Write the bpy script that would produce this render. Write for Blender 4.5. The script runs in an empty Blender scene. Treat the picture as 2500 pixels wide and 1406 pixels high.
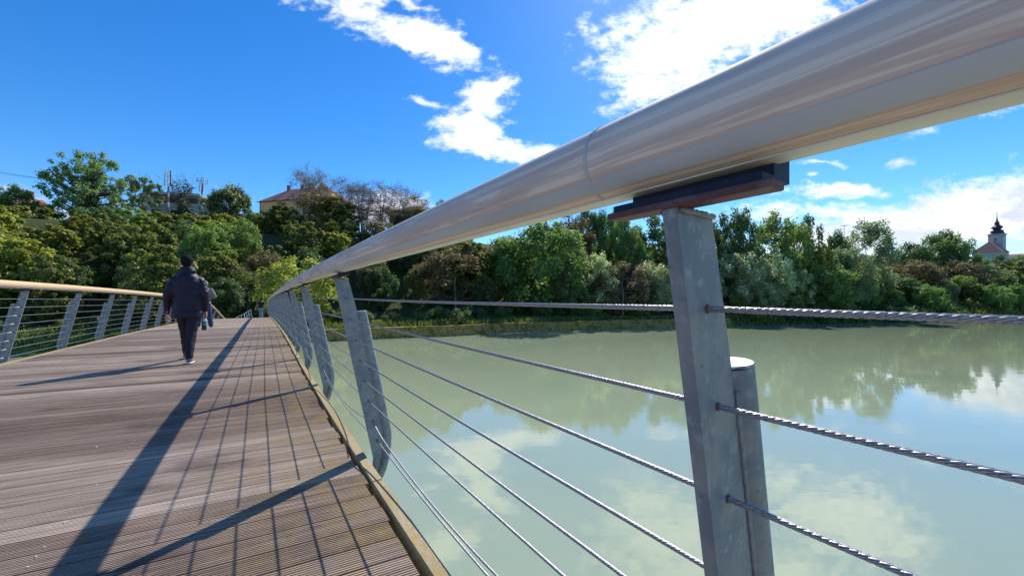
import bpy, math, random
import numpy as np
from mathutils import Vector, Matrix
R = math.radians
C = bpy.context.scene.collection
SC = bpy.context.scene
ZC = 5.5                                   # camera height above the water (z = 0)
FPX, VH = 935.0, 722.0

# ------------------------------------------------------------------ camera
cam = bpy.data.cameras.new("camera"); co = bpy.data.objects.new("camera", cam); C.objects.link(co)
co.location = (0, 0, ZC); co.rotation_euler = (R(90), 0, 0)
cam.sensor_width = 36; cam.lens = 36 * FPX / 2500; cam.shift_y = 19 / 2500
cam.clip_start = 0.02; cam.clip_end = 6000
SC.camera = co

# ------------------------------------------------------------------ node helpers
class NB:
    def __init__(s, tree):
        s.t = tree; s.n = tree.nodes; s.l = tree.links
    def new(s, typ, **kw):
        nd = s.n.new(typ)
        for k, v in kw.items():
            setattr(nd, k, v)
        return nd
    def put(s, sock, v):
        if v is None: return
        if hasattr(v, 'is_output') or isinstance(v, bpy.types.NodeSocket): s.l.new(v, sock)
        else:
            if isinstance(v, (tuple, list)) and len(v) == 3 and sock.type == 'RGBA': v = (*v, 1)
            sock.default_value = v
    def math(s, op, a, b=None, c=None, clamp=False):
        nd = s.new('ShaderNodeMath', operation=op, use_clamp=clamp)
        s.put(nd.inputs[0], a); s.put(nd.inputs[1], b); s.put(nd.inputs[2], c)
        return nd.outputs[0]
    def vm(s, op, a, b=None):
        nd = s.new('ShaderNodeVectorMath', operation=op)
        s.put(nd.inputs[0], a); s.put(nd.inputs[1], b)
        return nd.outputs['Value'] if op in ('LENGTH', 'DOT_PRODUCT') else nd.outputs[0]
    def sep(s, v):
        nd = s.new('ShaderNodeSeparateXYZ'); s.put(nd.inputs[0], v); return nd.outputs
    def comb(s, x=0, y=0, z=0):
        nd = s.new('ShaderNodeCombineXYZ'); s.put(nd.inputs[0], x); s.put(nd.inputs[1], y); s.put(nd.inputs[2], z)
        return nd.outputs[0]
    def noise(s, v, scale, detail=4, rough=.55, dist=0, col=False):
        nd = s.new('ShaderNodeTexNoise'); s.put(nd.inputs['Vector'], v)
        nd.inputs['Scale'].default_value = scale; nd.inputs['Detail'].default_value = detail
        nd.inputs['Roughness'].default_value = rough; nd.inputs['Distortion'].default_value = dist
        return nd.outputs['Color'] if col else nd.outputs['Fac']
    def ss(s, v, lo, hi, a=0., b=1.):
        nd = s.new('ShaderNodeMapRange', interpolation_type='SMOOTHSTEP')
        s.put(nd.inputs[0], v)
        for i, x in enumerate((lo, hi, a, b)): s.put(nd.inputs[i + 1], x)
        return nd.outputs[0]
    def mix(s, f, a, b, blend='MIX'):
        nd = s.new('ShaderNodeMix', data_type='RGBA', blend_type=blend)
        s.put(nd.inputs[0], f); s.put(nd.inputs[6], a); s.put(nd.inputs[7], b)
        return nd.outputs[2]
    def scale(s, v, x, y, z):
        return s.vm('MULTIPLY', v, (x, y, z))

# ------------------------------------------------------------------ sun + sky
SUN = Vector((.361, .93, 1.0)).normalized()
sun = bpy.data.lights.new("sun", 'SUN'); sun.energy = 4.3; sun.angle = R(.53); sun.color = (1, .94, .86)
so = bpy.data.objects.new("sun", sun); C.objects.link(so)
so.rotation_euler = (-SUN).to_track_quat('-Z', 'Y').to_euler()
so.location = (30, 80, 90)

W = bpy.data.worlds.new("World"); SC.world = W; W.use_nodes = True
w = NB(W.node_tree); w.n.clear()
sky = w.new('ShaderNodeTexSky', sky_type='NISHITA'); sky.sun_disc = False
sky.sun_elevation = math.asin(SUN.z); sky.sun_rotation = math.atan2(SUN.x, SUN.y)
sky.altitude = 250; sky.air_density = 1.0; sky.dust_density = .15; sky.ozone_density = 2.2
hs = w.new('ShaderNodeHueSaturation'); hs.inputs['Saturation'].default_value = 1.38; w.l.new(sky.outputs[0], hs.inputs['Color'])
skyc = w.mix(1, hs.outputs[0], (.74, .93, 1.12), 'MULTIPLY')
tc = w.new('ShaderNodeTexCoord').outputs['Generated']
x, y, z = w.sep(tc)
yy = w.math('MAXIMUM', y, .08)
P = w.comb(w.math('DIVIDE', x, yy), w.math('DIVIDE', z, yy), 0)
# cloud-layer coordinates give the small-scale texture its natural foreshortening
zz = w.math('ADD', w.math('MAXIMUM', z, .02), .10)
Q = w.comb(w.math('DIVIDE', x, zz), w.math('DIVIDE', y, zz), 0)
warp = w.vm('SUBTRACT', w.noise(w.scale(P, 1, 1.6, 1), 4.5, 7, .62, col=True), (.5, .5, .5))
Pw = w.vm('ADD', P, w.scale(warp, .20, .085, 0))
# heavens: (azimuth tangent, elevation tangent, radii, tilt, weight)
def cl(u, v, ru, rv, ang=0, wt=1.): return ((u - 1250) / FPX, (VH - v) / FPX, ru / FPX, rv / FPX, R(ang), wt)
CL = [cl(880, 40, 190, 40, -20, .75), cl(1040, 95, 150, 48, -22, 1.15), cl(1110, 125, 70, 28, -10, .9), cl(900, 0, 90, 26, -8, .5), cl(1010, 8, 50, 24, -30, .6),
      cl(1190, 250, 70, 50, 30, 1.1), cl(1140, 310, 85, 48, 10, 1.2), cl(1210, 362, 120, 34, -14, 1.2), cl(1320, 372, 90, 26, 0, .9), cl(1045, 248, 40, 12, -20, .5),
      cl(1640, 120, 190, 120, 10, 1.0), cl(1800, 40, 260, 90, 10, 1.25), cl(1600, 210, 120, 70, 20, .8), cl(1450, 90, 50, 30, -30, .5), cl(1950, 60, 150, 70, 0, .7),
      cl(1440, -120, 500, 90, -10, .5),
      cl(2080, 170, 210, 110, 20, 1.0), cl(1900, 260, 90, 60, 0, .7), cl(1650, 385, 90, 20, 0, .6),
      cl(2060, 464, 120, 20, 3, 1.0), cl(1890, 470, 60, 12, 0, .55), cl(2205, 395, 42, 12, 5, .7), cl(2000, 404, 70, 6, 0, .5), cl(1990, 431, 22, 6, 0, .5), cl(2265, 322, 40, 12, 12, .45), cl(2440, 272, 60, 14, 14, .5),
      cl(1870, 520, 110, 26, 3, .9), cl(2050, 520, 130, 26, 6, .9), cl(2200, 560, 320, 52, 8, 1.6), cl(2400, 520, 240, 82, 8, 1.6), cl(2560, 500, 260, 90, 6, 1.3),
      cl(940, 510, 110, 44, 0, 1.2), cl(620, 560, 160, 20, 0, .8), cl(470, 490, 150, 12, 0, .45), cl(90, 500, 130, 26, -12, .75), cl(0, 460, 60, 12, 0, .4), cl(440, 520, 110, 22, 0, .8),
      cl(1170, 177, 32, 7, 0, .3), cl(2900, 380, 300, 60, 10, 1.), cl(1980, 640, 700, 34, 0, .9)]
acc = None
for (cx, cy, rx, ry, an, wt) in CL:
    mp = w.new('ShaderNodeMapping', vector_type='TEXTURE'); w.put(mp.inputs[0], Pw)
    mp.inputs['Location'].default_value = (cx, cy, 0); mp.inputs['Rotation'].default_value = (0, 0, an); mp.inputs['Scale'].default_value = (rx, ry, 1)
    ln = w.vm('LENGTH', mp.outputs[0])
    b = w.math('MULTIPLY', w.math('SUBTRACT', 1.35, ln), wt)
    acc = b if acc is None else w.math('MAXIMUM', acc, b)
fine = w.noise(w.scale(P, 1, 1.6, 1), 24, 8, .64)
mid = w.noise(w.scale(P, 1, 1.9, 1), 9, 6, .6)
tex = w.math('ADD', w.math('MULTIPLY', w.math('SUBTRACT', fine, .5), 1.9), w.math('MULTIPLY', w.math('SUBTRACT', mid, .5), 1.3))
dens = w.math('ADD', acc, tex)
front = w.ss(dens, .06, 1.10)
front = w.math('MULTIPLY', front, w.ss(y, .05, .2))
# the rest of the heavens, out of the photograph: loose scattered cloud
rest = w.math('MULTIPLY', w.ss(w.noise(Q, 1.1, 8, .6), .54, .72), w.math('SUBTRACT', 1, w.ss(y, .05, .22)))
rest = w.math('MULTIPLY', rest, w.ss(z, .0, .15))
al = w.math('MULTIPLY', w.math('MAXIMUM', front, rest), .97)
body = w.ss(w.math('ADD', dens, w.math('MULTIPLY', w.math('SUBTRACT', mid, .5), 2.5)), .5, 2.0)
low = w.ss(z, .42, .10)
tuft = w.ss(w.noise(w.vm('ADD', w.scale(P, 1, 1.7, 1), (.012, .03, 0)), 30, 6, .6), .34, .62, .50, 0)
shade = w.math('ADD', w.math('MULTIPLY', w.ss(w.noise(w.scale(P, 1, 4.2, 1), 3.4, 6, .62, .8), .40, .62), low), tuft, clamp=True)
ccol = w.mix(shade, (1.0, 1.02, 1.07), (.64, .69, .81))
ccol = w.mix(w.math('MULTIPLY', w.math('SUBTRACT', 1, body), .25), ccol, (.72, .80, .98))
near_sun = w.ss(w.vm('DOT_PRODUCT', tc, tuple(SUN)), .45, .97)          # clouds round the sun scatter far more light
gain = w.math('MULTIPLY', w.math('ADD', 1, w.math('MULTIPLY', near_sun, .75)), 5.6)
cs = w.vm('MULTIPLY', ccol, w.comb(gain, gain, gain))
final = w.mix(al, skyc, cs)
bg = w.new('ShaderNodeBackground'); w.l.new(final, bg.inputs[0]); bg.inputs[1].default_value = .118
wo = w.new('ShaderNodeOutputWorld'); w.l.new(bg.outputs[0], wo.inputs[0])
W.cycles.sampling_method = 'MANUAL'; W.cycles.sample_map_resolution = 512

SC.view_settings.view_transform = 'Standard'; SC.view_settings.look = 'None'
SC.view_settings.exposure = .47; SC.view_settings.gamma = 1
SC.cycles.max_bounces = 6; SC.cycles.transparent_max_bounces = 6; SC.cycles.caustics_reflective = False; SC.cycles.caustics_refractive = False
SC.cycles.use_denoising = True

# ------------------------------------------------------------------ object helpers
def link(o, parent=None):
    C.objects.link(o)
    if parent: o.parent = parent
    return o
def tag(o, label=None, cat=None, group=None, kind=None):
    if label: o['label'] = label
    if cat: o['category'] = cat
    if group: o['group'] = group
    if kind: o['kind'] = kind
    return o
def empty(name, loc=(0, 0, 0), rz=0, label=None, cat=None, group=None):
    o = bpy.data.objects.new(name, None); o.location = loc; o.rotation_euler = (0, 0, rz); o.empty_display_size = .3
    return tag(link(o), label, cat, group)
class MB:
    """collects vertices, faces, uvs and material slots; build() links them as one mesh object"""
    def __init__(s): s.v = []; s.f = []; s.uv = []; s.m = []; s.at = []
    def add(s, vs, fs, m=0, uvs=None, a=0.):
        b = len(s.v); s.v += [tuple(p) for p in vs]
        s.uv += uvs if uvs else [(0, 0)] * len(vs)
        for f in fs:
            s.f.append(tuple(b + i for i in f)); s.m.append(m); s.at.append(a)
    def box(s, lo, hi, m=0, M=None):
        (a, b, c), (d, e, f) = lo, hi
        vs = [Vector(p) for p in ((a, b, c), (d, b, c), (d, e, c), (a, e, c), (a, b, f), (d, b, f), (d, e, f), (a, e, f))]
        if M: vs = [M @ p for p in vs]
        s.add(vs, [(0, 3, 2, 1), (4, 5, 6, 7), (0, 1, 5, 4), (1, 2, 6, 5), (2, 3, 7, 6), (3, 0, 4, 7)], m)
    def tube(s, pts, rad, n=8, m=0, caps=True):
        pts = [Vector(p) for p in pts]
        if not hasattr(rad, '__len__'): rad = [rad] * len(pts)
        b = len(s.v); up = Vector((0, 0, 1)); d0 = (pts[1] - pts[0]).normalized()
        if abs(d0.z) > .95: up = Vector((1, 0, 0))
        L = 0
        for i, p in enumerate(pts):
            d = (pts[min(i + 1, len(pts) - 1)] - pts[max(i - 1, 0)]).normalized()
            sx = d.cross(up).normalized(); sy = sx.cross(d)
            if i: L += (p - pts[i - 1]).length
            for k in range(n):
                a = 2 * math.pi * k / n
                s.v.append(tuple(p + (sx * math.cos(a) + sy * math.sin(a)) * rad[i])); s.uv.append((L, k / n))
        for i in range(len(pts) - 1):
            for k in range(n):
                k2 = (k + 1) % n
                s.f.append((b + i * n + k, b + i * n + k2, b + (i + 1) * n + k2, b + (i + 1) * n + k)); s.m.append(m); s.at.append(0)
        if caps:
            s.f.append(tuple(b + k for k in range(n))[::-1]); s.m.append(m); s.at.append(0)
            e = b + (len(pts) - 1) * n
            s.f.append(tuple(e + k for k in range(n))); s.m.append(m); s.at.append(0)
    def lathe(s, prof, n=24, c=(0, 0, 0), m=0, sx=1, sy=1):
        b = len(s.v)
        for r, z in prof:
            for k in range(n):
                a = 2 * math.pi * k / n
                s.v.append((c[0] + r * sx * math.cos(a), c[1] + r * sy * math.sin(a), c[2] + z)); s.uv.append((k / n, z))
        for i in range(len(prof) - 1):
            for k in range(n):
                k2 = (k + 1) % n
                s.f.append((b + i * n + k, b + i * n + k2, b + (i + 1) * n + k2, b + (i + 1) * n + k)); s.m.append(m); s.at.append(0)
        s.f.append(tuple(b + k for k in range(n))[::-1]); s.m.append(m); s.at.append(0)
        e = b + (len(prof) - 1) * n; s.f.append(tuple(e + k for k in range(n))); s.m.append(m); s.at.append(0)
    def build(s, name, mats, parent=None, smooth=False, angle=None):
        me = bpy.data.meshes.new(name); me.from_pydata(s.v, [], s.f)
        for mt in (mats if isinstance(mats, (list, tuple)) else [mats]): me.materials.append(mt)
        me.polygons.foreach_set('material_index', s.m)
        uv = me.uv_layers.new(name='UVMap'); li = np.empty(len(me.loops), dtype=np.int32); me.loops.foreach_get('vertex_index', li)
        uv.data.foreach_set('uv', np.array(s.uv, dtype=np.float32)[li].ravel())
        if any(s.at):
            at = me.attributes.new('tone', 'FLOAT', 'FACE'); at.data.foreach_set('value', s.at)
        if smooth:
            me.polygons.foreach_set('use_smooth', [True] * len(me.polygons))
            if angle: me.set_sharp_from_angle(angle=R(angle))
        me.update()
        return link(bpy.data.objects.new(name, me), parent)

def mat(name, base, rough=.6, metal=0., spec=.5, var=None, bump=None, extra=None, coord='Object', col_fn=None):
    """Principled material; var = [(scale, colour, lo, hi, (sx,sy,sz))]; bump = (scale, strength, distance)"""
    m = bpy.data.materials.new(name); m.use_nodes = True; b = NB(m.node_tree)
    pr = b.n['Principled BSDF']; pr.inputs['Roughness'].default_value = rough; pr.inputs['Metallic'].default_value = metal
    pr.inputs['Specular IOR Level'].default_value = spec
    tcn = b.new('ShaderNodeTexCoord').outputs[coord]
    c = base
    if isinstance(c, tuple): c = (*c, 1)
    for (sc, col, lo, hi, st) in (var or []):
        n = b.noise(b.scale(tcn, *st), sc, 6, .6)
        c = b.mix(b.ss(n, lo, hi), c, (*col, 1))
    if col_fn: c = col_fn(b, tcn, c)
    b.put(pr.inputs['Base Color'], c)
    if bump:
        n = b.noise(b.scale(tcn, *(bump[3] if len(bump) > 3 else (1, 1, 1))), bump[0], 5, .6)
        bp = b.new('ShaderNodeBump'); bp.inputs['Strength'].default_value = bump[1]; bp.inputs['Distance'].default_value = bump[2]
        b.l.new(n, bp.inputs['Height']); b.l.new(bp.outputs[0], pr.inputs['Normal'])
    if extra: extra(b, pr, tcn)
    return m

# ------------------------------------------------------------------ the bridge's line
TH0, KAP, KAP2 = .6104, -.00814, .00043
def th(t):
    m = min(t, 14.)
    return TH0 + KAP * m + KAP2 * m * m - (.0005 * (t - 33) ** 2 if t > 33 else 0)
_S = np.arange(-16, 62, .05); _XY = {}
_h = np.array([th(t) for t in _S]); _X = np.cumsum(-np.sin(_h) * .05); _Y = np.cumsum(np.cos(_h) * .05)
_X -= np.interp(0, _S, _X); _Y -= np.interp(0, _S, _Y)
def dz(s):
    e = 0
    if s > 30: e = .0076 * (max(min(s, 44), 32) - 32) ** 2 + (.18 * (min(s, 50) - 44) if s > 44 else 0)
    s = min(s, 50)
    return -1.04 + .0017 * s - .00053 * s * s - e
def BP(s, lat=0., z=0.):
    h = th(s); return Vector((float(np.interp(s, _S, _X)) + lat * math.cos(h), float(np.interp(s, _S, _Y)) + lat * math.sin(h), ZC + dz(s) + z))
def frame(s):
    """matrix at deck centre-line point s: x = lateral to the right, y = forward, z = up"""
    h = th(s); f = Vector((-math.sin(h), math.cos(h), 0)); r = Vector((math.cos(h), math.sin(h), 0)); p = BP(s)
    M = Matrix.Identity(4)
    for i in range(3): M[i][0] = r[i]; M[i][1] = f[i]; M[i][2] = (0, 0, 1)[i]; M[i][3] = p[i]
    return M
def px(u, v, D): return Vector(((u - 1250) / FPX * D, D, ZC + (VH - v) / FPX * D))

# ------------------------------------------------------------------ terrain
SHX = [-400, -150, -80, -44, -20.4, 0, 33, 71, 118.6, 250, 600, 1500]
SHY = [-60, -12, 17, 36, 47.6, 57, 68.6, 78, 88.7, 112, 150, 200]
def sm(t): t = max(0., min(1., t)); return t * t * (3 - 2 * t)
def Ys(X): return float(np.interp(X, SHX, SHY)) + .7 * math.sin(X * .11) + .4 * math.sin(X * .37 + 1)
HX = [-400, -90, -60, 0, 14, 32, 60, 100, 180, 300, 420, 800]; HH = [15, 18, 18.2, 18.8, 17, 13, 11, 10, 13, 21, 21, 12]
def ground(X, Y):
    q = (Y - Ys(X)) * .92
    wall = -27 < X < 41
    H = float(np.interp(X, HX, HH))
    if q < 0: return -1.2 + .9 * sm((q + 4) / 4)
    if wall: b = -.4 if q < .5 else (1.15 if q < .9 else 1.3)
    else: b = -.3 + 1.6 * sm(q / 2.6)
    if q > 1.5:
        b = (1.35 if wall else -.3 + 1.6 * sm(q / 2.6)) + .5 * sm((q - 1.5) / 8)
        b += (H - 1.8) * sm((q - 9) / 34) + .25 * math.sin(X * .5) * math.sin(Y * .4) * sm((q - 8) / 10)
        b += 6 * sm((q - 90) / 200)
    return b
def make_ground():
    xs = [-1500, -900, -600, -400, -300] + list(np.arange(-220, 260, 2.0)) + [280, 310, 350, 400, 470, 560, 700, 900, 1200, 1500, 2200]
    qs = [-900, -300, -120, -60, -30, -16, -8, -4, -2.5, -1.2, -.02, .24, .27, .8, 1.5, 2.6, 4, 6, 8.5] + list(np.arange(11, 46, 2.2)) + [50, 56, 65, 80, 100, 130, 170, 220, 300, 420, 600, 900, 1500, 2600]
    m = MB(); vs = []
    for X in xs:
        y0 = Ys(X)
        for q in qs:
            Y = y0 + q / .92; vs.append((X, Y, ground(X, Y)))
    n = len(qs); fs = [(i * n + j, (i + 1) * n + j, (i + 1) * n + j + 1, i * n + j + 1) for i in range(len(xs) - 1) for j in range(n - 1)]
    m.add(vs, fs)
    def col(b, tcn, c):
        xx, yy, zz = b.sep(tcn)
        n1 = b.noise(tcn, .35, 6, .65); n2 = b.noise(tcn, 3.5, 5, .7)
        g = b.mix(b.ss(n1, .42, .62), (.085, .14, .025), (.17, .20, .035))
        g = b.mix(b.ss(n2, .45, .7), g, (.16, .17, .05))
        dirt = b.mix(b.ss(n2, .4, .65), (.055, .075, .022), (.085, .085, .035))
        return b.mix(b.ss(b.math('ADD', zz, b.math('MULTIPLY', n1, 1.2)), 2.3, 3.1), g, dirt)
    o = m.build('ground', mat('ground', (.1, .1, .05), .95, spec=.1, col_fn=col, bump=(2.2, 1, .25)), smooth=True)
    tag(o, kind='structure'); return o
make_ground()

# river: murky green water with a mirror surface and faint wind ripples
def water_fn(b, pr, tcn):
    pr.inputs['IOR'].default_value = 1.78
    n1 = b.noise(b.scale(tcn, .35, 1.0, 1), .9, 3, .5)
    n2 = b.noise(b.scale(tcn, .5, 1.4, 1), 5.0, 3, .6)
    patch = b.ss(b.noise(tcn, .05, 3, .5), .42, .62)
    h = b.math('ADD', b.math('MULTIPLY', n1, .6), b.math('MULTIPLY', b.math('MULTIPLY', n2, patch), .22))
    bp = b.new('ShaderNodeBump'); bp.inputs['Strength'].default_value = .30; bp.inputs['Distance'].default_value = .03
    b.l.new(h, bp.inputs['Height']); b.l.new(bp.outputs[0], pr.inputs['Normal'])
m_water = mat('river_water', (.295, .350, .218), .015, 0, .5, var=[(.06, (.262, .328, .212), .35, .7, (1, 1, 1)), (.5, (.303, .352, .216), .4, .8, (.4, 1, 1))], extra=water_fn)
mb = MB(); mb.add([(-1400, -900, 0), (1900, -900, 0), (1900, 260, 0), (-1400, 260, 0)], [(0, 1, 2, 3)])
tag(mb.build('river', m_water), kind='structure')

# stone embankment wall along the far bank
def wall_col(b, tcn, c):
    br = b.new('ShaderNodeTexBrick'); uvn = b.new('ShaderNodeUVMap').outputs[0]
    b.put(br.inputs['Vector'], uvn); br.inputs['Scale'].default_value = 1.0
    br.inputs['Brick Width'].default_value = .7; br.inputs['Row Height'].default_value = .34; br.inputs['Mortar Size'].default_value = .025
    b.put(br.inputs['Color1'], (.46, .29, .10)); b.put(br.inputs['Color2'], (.38, .24, .08)); b.put(br.inputs['Mortar'], (.28, .19, .07))
    n = b.noise(tcn, 1.0, 7, .75); n2 = b.noise(tcn, 4, 5, .75)
    c = b.mix(b.ss(n2, .48, .60), br.outputs[0], (.13, .09, .04))
    return b.mix(b.ss(n, .47, .58), c, (.13, .13, .03))
m_wall = mat('mossy_stone', (.2, .16, .09), .95, spec=.1, col_fn=wall_col, bump=(5, 1, .08))
mb = MB(); L = 0; X = -27.; prev = None; rr = random.Random(4)
while X < 41:
    Y = Ys(X); a = (X, Y - .05, -.8); b_ = (X, Y + .5, 1.38 + rr.uniform(-.05, .04)); c_ = (X, Y + 1.1, 1.42)
    if prev:
        l2 = L + 1.0
        mb.add([prev[0], a, b_, prev[1]], [(0, 1, 2, 3)], uvs=[(L, 0), (l2, 0), (l2, 2.2), (L, 2.2)])
        mb.add([prev[1], b_, c_, prev[2]], [(0, 1, 2, 3)], uvs=[(L, 0), (l2, 0), (l2, .5), (L, .5)])
        L = l2
    prev = (a, b_, c_); X += 1.0
tag(mb.build('embankment_wall', m_wall), 'low mossy stone wall holding up the far river bank', 'wall')

# ------------------------------------------------------------------ footbridge
WR, WL = .616, 3.36
SKEW = -.12
bridge = empty('footbridge', BP(0, -1.37), 0, 'curved footbridge with grooved dark timber decking over the green river', 'footbridge')
INV = Matrix.Translation(-BP(0, -1.37))
class WB(MB):
    """world-space pieces that become children of a thing placed at loc"""
    def __init__(s, loc): super().__init__(); s.loc = Vector(loc)
    def build(s, name, mats, parent=None, **k):
        s.v = [tuple(Vector(p) - s.loc) for p in s.v]
        return super().build(name, mats, parent, **k)

def deck_col(b, tcn, c):
    uv = b.new('ShaderNodeUVMap').outputs[0]; lat, s, _ = b.sep(uv)
    tone = b.new('ShaderNodeAttribute', attribute_name='tone').outputs['Fac']
    rp = b.new('ShaderNodeValToRGB'); b.l.new(tone, rp.inputs[0]); e = rp.color_ramp.elements
    e[0].position = 0; e[0].color = (.120, .083, .064, 1); e[1].position = 1; e[1].color = (.62, .52, .42, 1)
    for ps, cc in ((.2, (.205, .148, .114, 1)), (.5, (.335, .258, .200, 1)), (.75, (.475, .385, .305, 1))):
        q = e.new(ps); q.color = cc
    st = b.noise(b.scale(uv, 1.2, 45, 1), 1.0, 6, .7)
    col = b.mix(b.ss(st, .35, .62), rp.outputs[0], b.mix(1, rp.outputs[0], (.60, .56, .54), 'MULTIPLY'))
    big = b.noise(b.scale(uv, .9, 2.2, 1), 1.3, 5, .62)
    col = b.mix(b.ss(big, .52, .72, 0, .75), col, b.mix(1, col, (1.45, 1.38, 1.3), 'MULTIPLY'))
    col = b.mix(b.ss(big, .46, .30, 0, .7), col, b.mix(1, col, (.42, .39, .41), 'MULTIPLY'))
    spk = b.noise(uv, 60, 2, .6)
    col = b.mix(b.ss(spk, .70, .76, 0, .75), col, (.46, .42, .38))
    mo = b.noise(b.scale(uv, 3.0, 1.6, 1), 2.2, 6, .72)
    mf = b.math('MULTIPLY', b.ss(lat, -.42, .50), b.ss(mo, .40, .62))
    col = b.mix(b.math('MULTIPLY', mf, .60), col, (.34, .25, .10))
    sp2 = b.noise(b.scale(uv, 9, 24, 1), 2.0, 5, .75)
    return b.mix(b.math('MULTIPLY', b.ss(lat, -.2, .55), b.ss(sp2, .60, .68)), col, (.40, .32, .15))
m_deck = mat('weathered_decking', (.2, .16, .15), .8, spec=.15, col_fn=deck_col, bump=(40, .5, .004))
m_screw = mat('zinc_screw', (.72, .72, .72), .5, 0)
mb = WB(BP(0, -1.37)); rr = random.Random(11)
PITCH = .14; s = -12.0; tone = .5; run = 0
NL = 7
lats = [-WL + .075 + (WL + WR - .15) * i / (NL - 1) for i in range(NL)]
while s < 57:
    if run <= 0: base_t = rr.choice([.36, .52, .62, .66, .72, .80, .6, .46]); run = rr.randint(1, 4)
    run -= 1; t = min(1, max(0.02, base_t + rr.uniform(-.15, .15)))
    near = -4 < s < 17
    e = rr.uniform(-.012, .012)
    ll = [lats[0] + rr.uniform(-.01, .01)] + lats[1:-1] + [lats[-1] + e]
    if near:
        nr = 10; rw = (PITCH - .006) / nr; prof = []
        for k in range(nr):
            a = .003 + k * rw
            prof += [(a + rw * .04, -.0), (a + rw * .56, -.0), (a + rw * .61, -.0085), (a + rw * .97, -.0085)]
        prof = [(.003, -.035)] + prof[:-2] + [(PITCH - .003, -.035)]
    else: prof = [(.004, -.03), (.006, 0), (PITCH - .012, 0), (PITCH - .01, -.03)]
    vs = []; uvs = []
    for la in ll:
        for (ds, dzz) in prof:
            ss = s + ds + la * SKEW; vs.append(BP(ss, la, dzz - .004)); uvs.append((la, s + ds))
    n = len(prof)
    fs = [(i * n + j, (i + 1) * n + j, (i + 1) * n + j + 1, i * n + j + 1) for i in range(len(ll) - 1) for j in range(n - 1)]
    fs.append(tuple(range((len(ll) - 1) * n, len(ll) * n)))
    mb.add(vs, fs, 0, uvs, a=t)
    if -4 < s < 12:
        for la in (-.70,):
            for ds in (.035, .105):
                cc = [BP(s + ds + la * SKEW + .0034 * math.sin(q), la + .0034 * math.cos(q), .0015) for q in np.arange(0, 6.28, 1.0472)]
                if rr.random() < .6: mb.add(cc, [(0, 1, 2, 3, 4, 5)], 1, a=.5)
    s += PITCH
# fallen crumbs, petals and leaf bits caught on the boards
m_bit = mat('leaf_litter', (.45, .36, .14), .9, var=[(3, (.6, .55, .5), .5, .6, (1, 1, 1))])
for i in range(150):
    ss_, la, r_ = rr.uniform(.8, 9), rr.uniform(-3, .5), rr.uniform(.002, .006)
    a0 = rr.uniform(0, 3)
    cc = [BP(ss_ + r_ * math.sin(q + a0), la + r_ * math.cos(q + a0) * rr.uniform(.6, 1.6), .001 + .002 * k % 3) for k, q in enumerate(np.arange(0, 6.28, 1.2566))]
    mb.add(cc, [(0, 1, 2, 3, 4)], 2, a=.5)
deck = mb.build('deck_boards', [m_deck, m_screw, m_bit], bridge)

m_steel_dark = mat('dark_steel', (.06, .065, .075), .6, .2)
def ribbon(mb, sA, sB, st, rect, m=0, skip=None):
    """rect = (lat0, z0, lat1, z1) swept along the bridge"""
    la0, z0, la1, z1 = rect; n = max(2, int((sB - sA) / st) + 1)
    vs = []; uvs = []; 
    for i in range(n):
        s_ = sA + (sB - sA) * i / (n - 1)
        for (a, z_) in ((la0, z0), (la1, z0), (la1, z1), (la0, z1)):
            vs.append(BP(s_, a, z_)); uvs.append((a + z_, s_))
    fs = []
    for i in range(n - 1):
        for k in range(4):
            k2 = (k + 1) % 4; fs.append((i * 4 + k, i * 4 + k2, (i + 1) * 4 + k2, (i + 1) * 4 + k))
    fs += [(3, 2, 1, 0), tuple((n - 1) * 4 + k for k in range(4))]
    mb.add(vs, [f[::-1] for f in fs], m, uvs)
mb = WB(BP(0, -1.37)); ribbon(mb, -12, 57, .5, (-2.7, -.75, -.05, -.16)); ribbon(mb, -12, 57, .5, (-3.25, -.16, .50, -.06))
mb.build('girder', m_steel_dark, bridge)
def curb_col(b, tcn, c):
    uv = b.new('ShaderNodeUVMap').outputs[0]; n = b.noise(b.scale(uv, 40, 14, 1), 1.6, 6, .75); n2 = b.noise(b.scale(uv, 3, 1.2, 1), 1.2, 4, .6)
    c = b.mix(b.ss(n2, .4, .6), (.40, .33, .24), (.32, .25, .17))
    return b.mix(b.math('MULTIPLY', b.ss(n, .44, .58), .8), c, (.36, .26, .055))
m_curb = mat('mossy_curb_timber', (.4, .33, .24), .9, spec=.15, col_fn=curb_col, bump=(90, 1, .004))
for k in range(-2, 10):                       # timber lengths butt at each joint
    a, b_ = -2.3 + k * 4.3 + .19, -2.3 + (k + 1) * 4.3 + .185
    mb = WB(BP(0, -1.37)); ribbon(mb, a, b_ - .008, .25, (WR - .052, -.10, WR, .014)); mb.build('curb', m_curb, bridge)
    mb = WB(BP(0, -1.37)); ribbon(mb, a, b_ - .008, .25, (-WL, -.10, -WL + .055, .012)); mb.build('curb', m_curb, bridge)

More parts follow.
